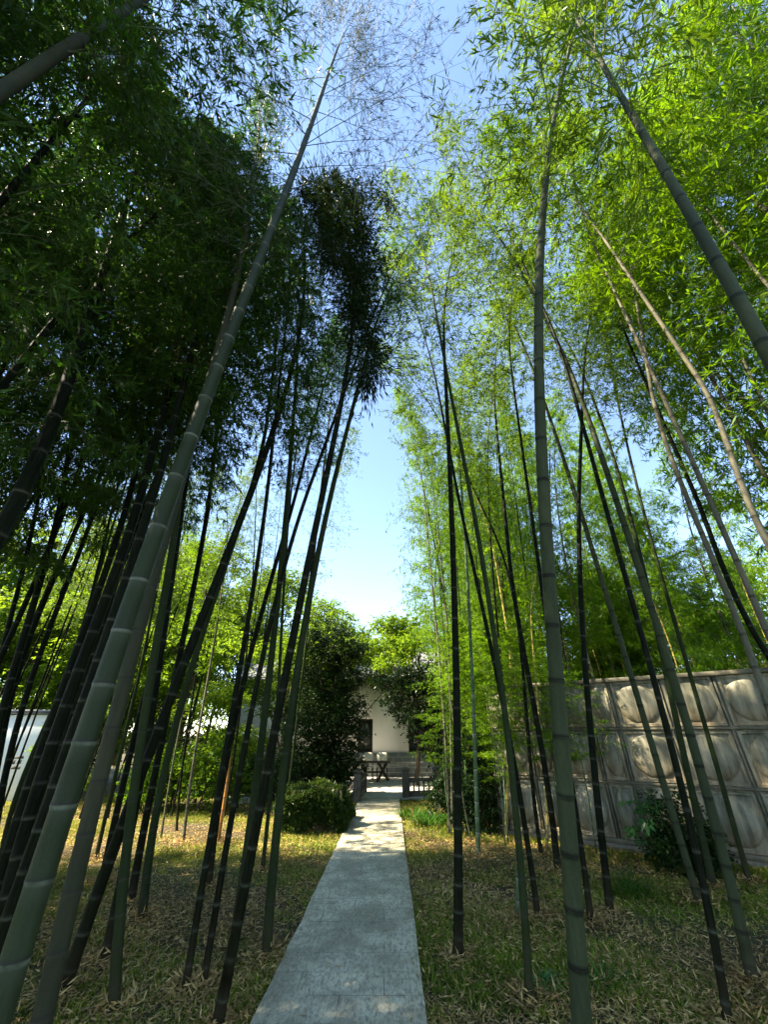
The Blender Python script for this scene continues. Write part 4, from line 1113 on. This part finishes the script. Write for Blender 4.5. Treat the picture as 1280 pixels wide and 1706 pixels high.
# arching branch sprays low on the left canes
# ------------------------------------------------------------------ domed panel tank on the right
def tank():
    m, nt, out = mat_new('tank_panel')
    tc = nt.nodes.new('ShaderNodeTexCoord'); oi = nt.nodes.new('ShaderNodeObjectInfo')
    add = nt.nodes.new('ShaderNodeVectorMath'); add.operation = 'ADD'
    cx = nt.nodes.new('ShaderNodeCombineXYZ'); ml = nt.nodes.new('ShaderNodeMath'); ml.operation = 'MULTIPLY'; ml.inputs[1].default_value = 50
    nt.links.new(oi.outputs['Random'], ml.inputs[0]); nt.links.new(ml.outputs[0], cx.inputs[0]); nt.links.new(ml.outputs[0], cx.inputs[1])
    nt.links.new(tc.outputs['Object'], add.inputs[0]); nt.links.new(cx.outputs[0], add.inputs[1])
    v = add.outputs[0]
    n1 = noise(nt, 2.0, 6, .65, v); n2 = noise(nt, 7, 6, .7, mapping(nt, v, (1, 1, .12))); n3 = noise(nt, 40, 4, .7, v)
    c = mixc(nt, ramp(nt, [(.3, (0, 0, 0)), (.7, (1, 1, 1))], n1.outputs[0]).outputs[0], (0.155, 0.148, 0.10), (0.31, 0.285, 0.20))
    c = mixc(nt, ramp(nt, [(.40, (0, 0, 0)), (.60, (.85,) * 3)], n2.outputs[0]).outputs[0], c, (0.04, 0.043, 0.024))
    c = mixc(nt, ramp(nt, [(.55, (0, 0, 0)), (.75, (.6,) * 3)], n3.outputs[0]).outputs[0], c, (0.10, 0.065, 0.03))
    # damp stain where rain settles at the bottom of each panel
    sx = nt.nodes.new('ShaderNodeSeparateXYZ'); nt.links.new(tc.outputs['Object'], sx.inputs[0])
    mr = nt.nodes.new('ShaderNodeMapRange'); mr.inputs[1].default_value = .34; mr.inputs[2].default_value = .0
    mr.inputs[3].default_value = 0; mr.inputs[4].default_value = .75
    nt.links.new(sx.outputs[2], mr.inputs[0])
    mm = nt.nodes.new('ShaderNodeMath'); mm.operation = 'MULTIPLY'; nt.links.new(mr.outputs[0], mm.inputs[0]); nt.links.new(n1.outputs[0], mm.inputs[1])
    c = mixc(nt, mm.outputs[0], c, (0.16, 0.085, 0.025))
    principled(nt, out, c, .55, bump(nt, n3.outputs[0], .25, .004), .4)
    M['tank'] = m
    M['tank_rim'] = simple_mat('tank_flange', (0.06, 0.055, 0.038), (0.13, 0.12, 0.08), 6, .6, .3, .004)
    D0 = np.array((-1.96, 1.41, 0)) / math.hypot(1.96, 1.41)     # along the wall, away from the camera side
    O = np.array((5.36, 7.19, 0)) - D0 * (-.085 * 2.41) * -1
    # seam positions (metres along D0 from O0)
    O0 = np.array((5.36, 7.19, 0))
    NRM = np.array((D0[1], -D0[0], 0)) * -1
    if NRM[1] > 0: NRM = -NRM                                    # outward, to the camera
    S = .80
    seams = [-.205 - S * i for i in range(5, 0, -1)] + [-.205, .595, 1.395, 1.395 + .42, 1.395 + .42 + S, 1.395 + .84 + S, 1.395 + .84 + 2 * S]
    z0 = .10; ph = .80
    R = np.stack((-D0, -NRM, np.array((0, 0, 1.0))), 1)          # local x along the wall towards the right, y inwards
    end = seams[-1]
    root = empty('water_tank', tuple(O0 + D0 * seams[-1]), 'long weathered tan-grey tank of square panels with pressed domes, along the right side', 'water tank')
    root.rotation_euler = Matrix([[R[i][j] for j in range(3)] for i in range(3)]).to_euler()
    def panel_mesh(w, h):
        nx = max(24, int(w / .0125)); nz = int(h / .0125)
        X, Z = np.meshgrid(np.linspace(0, w, nx + 1), np.linspace(0, h, nz + 1))
        a = w * .44; b = h * .44
        rr = np.sqrt(((X - w / 2) / a) ** 2 + ((Z - h / 2) / b) ** 2)
        dome = np.where(rr < 1, np.clip(1 - rr ** 2, 0, 1) ** .42 * .07, 0)
        edge = np.minimum(np.minimum(X, w - X), np.minimum(Z, h - Z))
        lip = np.where(edge < .012, .035, np.where(edge < .045, .028, 0))
        y = -(dome + lip)
        V = np.stack((X, y, Z), -1).reshape(-1, 3)
        i = np.arange(nx)[None]; j = np.arange(nz)[:, None] * (nx + 1)
        Q = np.stack((i + j, i + j + 1, i + j + nx + 2, i + j + nx + 1), -1).reshape(-1, 4)
        return mesh_np('panel', V, Q, M['tank'], smooth=True)
    cache = {}
    for i in range(len(seams) - 1):
        w = seams[i + 1] - seams[i] - .075
        for k in range(3):
            key = round(w, 3)
            if key not in cache: cache[key] = panel_mesh(w, ph - .075)
            link('panel', cache[key], root, (end - seams[i + 1] + .0375, 0, z0 + k * ph + .0375))
    Lw = end - seams[0]
    for i, s in enumerate(seams):
        mb = MB(); mb.box((end - s - .016, -.030, z0 + .012), (end - s + .016, .02, z0 + 3 * ph - .012), bev=.004)
        mb.build('seam_flange', M['tank_rim'], root)
    for k in range(4):
        mb = MB(); t_ = .034 if k in (0, 3) else .017
        mb.box((-.03, (-.078 if k in (0, 3) else -.034) - .003 * k, z0 + k * ph - t_), (Lw + .03, .02, z0 + k * ph + t_), bev=.004)
        mb.build('rim_flange' if k in (0, 3) else 'row_flange', M['tank_rim'], root)
    mb = MB(); mb.box((.0, .021, z0 + .0), (Lw, 3.2, z0 + 3 * ph + .02), bev=.01); mb.build('tank_body', M['tank'], root)
    mb = MB(); mb.box((-.05, -.02, -.06), (Lw + .05, 3.2, z0 - .03), bev=.01); mb.build('plinth', simple_mat('tank_plinth', (.2, .18, .14), (.3, .26, .2), 5, .8), root)
    # side panels at the far end
tank()

# ------------------------------------------------------------------ house, railings, table, chairs
def plaster(name, c=(.86, .86, .84)):
    m, nt, out = mat_new(name)
    tc = nt.nodes.new('ShaderNodeTexCoord')
    n1 = noise(nt, .9, 5, .6, tc.outputs['Object']); n2 = noise(nt, 5, 5, .7, mapping(nt, tc.outputs['Object'], (1, 1, .2))); n3 = noise(nt, 90, 3, .6, tc.outputs['Object'])
    cc = mixc(nt, ramp(nt, [(.4, (0, 0, 0)), (.75, (.5,) * 3)], n1.outputs[0]).outputs[0], c, tuple(x * .86 for x in c))
    cc = mixc(nt, ramp(nt, [(.55, (0, 0, 0)), (.8, (.35,) * 3)], n2.outputs[0]).outputs[0], cc, tuple(x * .6 for x in c))
    principled(nt, out, cc, .85, bump(nt, n3.outputs[0], .2, .002), .2)
    return m
def brick_grey():
    m, nt, out = mat_new('grey_brick')
    tc = nt.nodes.new('ShaderNodeTexCoord')
    sx = nt.nodes.new('ShaderNodeSeparateXYZ'); cb = nt.nodes.new('ShaderNodeCombineXYZ')
    nt.links.new(tc.outputs['Object'], sx.inputs[0]); nt.links.new(sx.outputs[0], cb.inputs[0]); nt.links.new(sx.outputs[2], cb.inputs[1])
    br = nt.nodes.new('ShaderNodeTexBrick'); br.inputs['Scale'].default_value = 1
    br.inputs['Brick Width'].default_value = .42; br.inputs['Row Height'].default_value = .19; br.inputs['Mortar Size'].default_value = .012
    br.inputs['Color1'].default_value = (.15, .165, .165, 1); br.inputs['Color2'].default_value = (.21, .225, .22, 1); br.inputs['Mortar'].default_value = (.38, .39, .37, 1)
    nt.links.new(cb.outputs[0], br.inputs['Vector'])
    n = noise(nt, 14, 5, .7, tc.outputs['Object'])
    c = mixc(nt, ramp(nt, [(.4, (0, 0, 0)), (.75, (.5,) * 3)], n.outputs[0]).outputs[0], br.outputs['Color'], (.09, .10, .10))
    principled(nt, out, c, .85, bump(nt, n.outputs[0], .3, .004), .2)
    return m
M['plaster'] = plaster('white_plaster'); M['brick'] = brick_grey()
M['tile'] = simple_mat('roof_tile', (.10, .105, .11), (.20, .205, .21), 5, .8)
M['frame'] = simple_mat('window_frame', (.035, .025, .02), (.06, .045, .035), 12, .5)
M['stone_dark'] = simple_mat('weathered_stone', (.055, .052, .042), (.12, .11, .09), 7, .85, .6, .01)
M['wood_dark'] = simple_mat('dark_wood', (.035, .022, .016), (.08, .05, .035), 8, .6, .4, .004, vecscale=(1, 1, 6))
M['cream'] = simple_mat('cream_seat', (.62, .58, .48), (.72, .68, .58), 10, .6)
def glass():
    m, nt, out = mat_new('window_glass')
    tc = nt.nodes.new('ShaderNodeTexCoord'); n = noise(nt, 2.5, 3, .5, tc.outputs['Object'])
    principled(nt, out, (0.05, 0.06, 0.06), .08, bump(nt, n.outputs[0], .05, .02), .9)
    return m
M['glass'] = glass()

def house():
    Yh = 20.6
    zt = at(640, 1254, Yh)[2]        # top of the brick
    root = empty('house', (0, Yh, 0), 'white-walled house with grey brick base and tall window beyond the path end', 'house')
    xl = at(395, 1260, Yh)[0] - .2; xr = 5.2
    Ht = 4.1
    xs0, xs1 = at(596, 1230, Yh)[0], at(621, 1230, Yh)[0]     # window opening
    zs1 = at(610, 1198, Yh)[2]
    x20, x21 = at(681, 1230, Yh)[0], at(681, 1230, Yh)[0] + 1.5
    z21 = zs1
    mb = MB()
    for (a, b, c, d) in ((xl, xs0, zt, Ht), (xs0, xs1, zs1, Ht), (xs1, x20, zt, Ht), (x20, x21, z21, Ht), (x21, xr, zt, Ht)):
        mb.box((a, 0, c), (b, .25, d))
    mb.build('wall', M['plaster'], root)
    mb = MB(); mb.box((xl - .02, -.04, -.05), (xr + .02, .25, zt), bev=.008); mb.build('brick_base', M['brick'], root)
    for (a, b, c) in ((xs0, xs1, zs1), (x20, x21, z21)):
        mb = MB(); f = .06
        mb.box((a + .004, .05, zt + .004), (a + f, .14, c - .004)); mb.box((b - f, .05, zt + .004), (b - .004, .14, c - .004))
        mb.box((a + f, .05, c - f), (b - f, .14, c - .004)); mb.box((a + f, .05, zt + .004), (b - f, .14, zt + f))
        mid = (a + b) / 2
        if b - a > 1.2: mb.box((mid - .03, .055, zt + f), (mid + .03, .135, c - f))
        else: mb.box((a + .26, .055, zt + f), (a + .30, .135, c - f))
        fr = mb.build('window', M['frame'], root)
        mg = MB(); mg.box((a + f, .09, zt + f), (b - f, .10, c - f)); mg.build('pane', M['glass'], fr)
    mb = MB(); mb.box((xl, .26, zt), (xl + .2, 6, Ht)); mb.box((xr - .2, .26, zt), (xr, 6, Ht)); mb.box((xl + .2, 5.8, 0), (xr - .2, 6, Ht)); mb.build('side_wall', M['plaster'], root)
    # tiled roof with barrel rows
    pit = .5
    mb = MB()
    n = int((xr - xl + 1.0) / .24)
    x0 = xl - .5
    V = []; Q = []
    per = 8
    cols = []
    for i in range(n):
        for k in range(per):
            t = k / per
            cols.append((x0 + (i + t) * .24, .055 * abs(math.sin(math.pi * t)) ** .7))
    cols.append((x0 + n * .24, 0))
    for (yy, base) in ((-.62, Ht - .12), (3.0, Ht - .12 + 3.62 * pit), (6.6, Ht - .12)):
        for (x, dz) in cols: V.append((x, yy, base + dz))
    for (yy, base) in ((-.62, Ht - .12),): pass
    nc = len(cols)
    for r_ in range(2):
        for i in range(nc - 1): Q.append((r_ * nc + i, r_ * nc + i + 1, (r_ + 1) * nc + i + 1, (r_ + 1) * nc + i))
    mb.add(V, Q)
    mb.box((x0, -.60, Ht - .20), (x0 + n * .24, -.54, Ht - .125)); mb.box((x0, 2.86, Ht + 1.62), (x0 + n * .24, 3.14, Ht + 1.92), bev=.03)
    # rounded eave tiles
    mb.build('roof', M['tile'], root)
house()

def garden_wall():
    root = empty('garden_wall', (-14.0, 13.6, 0), 'white garden wall with tile coping glimpsed low at the far left', 'wall')
    mb = MB(); mb.box((-6, 0, -.05), (3.6, .24, 2.15), bev=.005); mb.build('wall', M['plaster'], root)
    mb = MB()
    mb.box((-6.1, -.10, 2.153), (3.7, .34, 2.20)); mb.bar((-6.1, .12, 2.25), (3.7, .12, 2.25), .26, .10, .03)
    mb.build('coping', M['tile'], root)
    # small dark pierced ornament
    u = at(27, 1270, 13.59); x0 = u[0] + 14.0; z0 = u[2]
    mb = MB()
    for (dx, dz, w, h) in ((0, .12, .30, .06), (-.10, .0, .10, .10), (.07, .01, .12, .10), (-.03, -.13, .13, .08), (.12, -.14, .08, .07)):
        mb.box((x0 + dx - w / 2, -.014, z0 + dz - h / 2), (x0 + dx + w / 2, -.002, z0 + dz + h / 2), bev=.003)
    mb.build('ornament', M['stone_dark'], root)
garden_wall()

def low_wall():   # pale curved top wall seen behind the left canes
    a, b = at(335, 1222, 17.5), at(408, 1212, 17.5)
    root = empty('garden_shed', ((a[0] + b[0]) / 2, 17.5, 0), 'low outbuilding with a pale rounded roof behind the thin canes', 'outbuilding')
    hw = (b[0] - a[0]) / 2 + .3; H = a[2] - .15
    mb = MB(); mb.box((-hw + .15, 0, -.05), (hw - .15, 1.8, H - .02), bev=.01); mb.build('wall', simple_mat('shed_wall', (.16, .17, .13), (.26, .27, .2), 5, .8), root)
    t = np.linspace(-1, 1, 15); V = []
    for yy in (-.2, 2.0):
        for s in t: V.append((s * hw, yy, H + .22 * (1 - s * s)))
        for s in t: V.append((s * hw, yy, H - .06 + .22 * (1 - s * s)))
    V = np.array(V); n = 15; Q = []
    for i in range(n - 1):
        Q.append((i, i + 1, 2 * n + i + 1, 2 * n + i)); Q.append((n + i, n + i + 1, 3 * n + i + 1, 3 * n + i)); Q.append((i, i + 1, n + i + 1, n + i)); Q.append((2 * n + i, 2 * n + i + 1, 3 * n + i + 1, 3 * n + i))
    Q.append((0, n, 3 * n, 2 * n)); Q.append((n - 1, 2 * n - 1, 4 * n - 1, 3 * n - 1))
    mb = MB(); mb.add(V, Q); mb.build('roof', M['plaster'], root)
low_wall()

def railing(p_list, label, name='stone_railing', h=.66, seed=0):
    """posts at p_list joined by low panels with a top rail and pierced middle"""
    P = [np.array((a, b, 0.0)) for a, b in p_list]
    root = empty(name, tuple(P[0]), label, 'railing')
    for q in P:
        d = q - P[0]
        mb = MB(); mb.box(d + (-.10, -.10, -.05), d + (.10, .10, h), bev=.012); mb.box(d + (-.115, -.115, h + .002), d + (.115, .115, h + .10), bev=.03)
        mb.build('post', M['stone_dark'], root)
    for a, b in zip(P[:-1], P[1:]):
        d = nrm(b - a); a_ = a - P[0] + d * .11; b_ = b - P[0] - d * .11
        mb = MB(); mb.bar(a_ + (0, 0, h - .22), b_ + (0, 0, h - .22), .13, .10, .015); mb.build('rail', M['stone_dark'], root)
        mb = MB(); mb.bar(a_ + (0, 0, .10), b_ + (0, 0, .10), .12, .14, .01)
        L = np.linalg.norm(b_ - a_); k = max(2, int(L / .16))
        for i in range(k + 1):
            q = a_ + (b_ - a_) * (i / k)
            mb.bar(q + (0, 0, .172), q + (0, 0, h - .272), .05, .05, .006)
        mb.build('baluster_panel', M['stone_dark'], root)
q0 = ground(607, 1322, 0.0); q1 = ground(672, 1330, 0.0)
railing([(q1[0] + .08, q1[1]), (q1[0] + 1.05, q1[1] + .35)], 'dark stone railing with two posts right of the path end')
railing([(q0[0] - .02, q0[1]), (q0[0] - .12, q0[1] - 1.9)], 'dark stone railing along the left edge of the path end', seed=1)

def table():
    c = at(618, 1275, 18.6)
    root = empty('picnic_table', (c[0] - .27, 18.6, .034), 'dark wooden table with crossed legs on the terrace before the house', 'table')
    z = at(618, 1268, 18.6)[2] - .034
    mb = MB()
    for i in range(5): mb.box((-1.05, -.36 + i * .147, z - .05), (1.05, -.36 + i * .147 + .138, z), bev=.006)
    mb.build('tabletop', M['wood_dark'], root)
    for sx in (-.75, .75):
        for sy in (1, -1):
            mb = MB(); mb.bar((sx - .22 * sy, -.30 * sy, 0), (sx + .16 * sy, .26 * sy, z - .052), .10, .06 + .004 * sy, .006); mb.build('leg', M['wood_dark'], root)
    mb = MB(); mb.bar((-.75, 0, z * .45), (.75, 0, z * .45), .08, .06, .006); mb.build('stretcher', M['wood_dark'], root)
table()

def chair(x, y, rz, label):
    root = empty('garden_chair', (x, y, .034), label, 'chair'); root.rotation_euler = (0, 0, rz)
    mb = MB(); mb.box((-.23, -.23, .42), (.23, .22, .46), bev=.015); mb.build('seat', M['cream'], root)
    mb = MB(); mb.bar((0, .235, .60), (0, .30, .93), .42, .035, .012, up=(0, 1, 0)); mb.build('backrest', M['cream'], root)
    for sx in (-1, 1):
        mb = MB(); mb.bar((sx * .215, -.2, 0), (sx * .205, -.19, .418), .035, .035); mb.build('leg', M['wood_dark'], root)
        mb = MB(); mb.bar((sx * .215, .26, 0), (sx * .205, .21, .44), .035, .035); mb.bar((sx * .205, .215, .442), (sx * .2, .28, .62), .03, .03); mb.build('leg', M['wood_dark'], root)
for px, lb in ((613, 'cream-backed chair at the terrace table, nearer the dark evergreen'), (637, 'cream-backed chair at the terrace table, nearer the railing posts')):
    c = at(px, 1268, 19.5); chair(c[0], 19.45, 0.0, lb)

# pale stone slab on the lawn
p = ground(405, 1337)
mb = MB(); mb.box((-.55, -.28, .0), (.55, .28, .14), bev=.02)
o = mb.build('stone_slab', simple_mat('pale_slab', (.45, .44, .40), (.58, .57, .52), 6, .8), None, (p[0], p[1], 0)); tag(o, 'flat pale stone slab lying on the lawn behind the bamboos', 'stone slab')
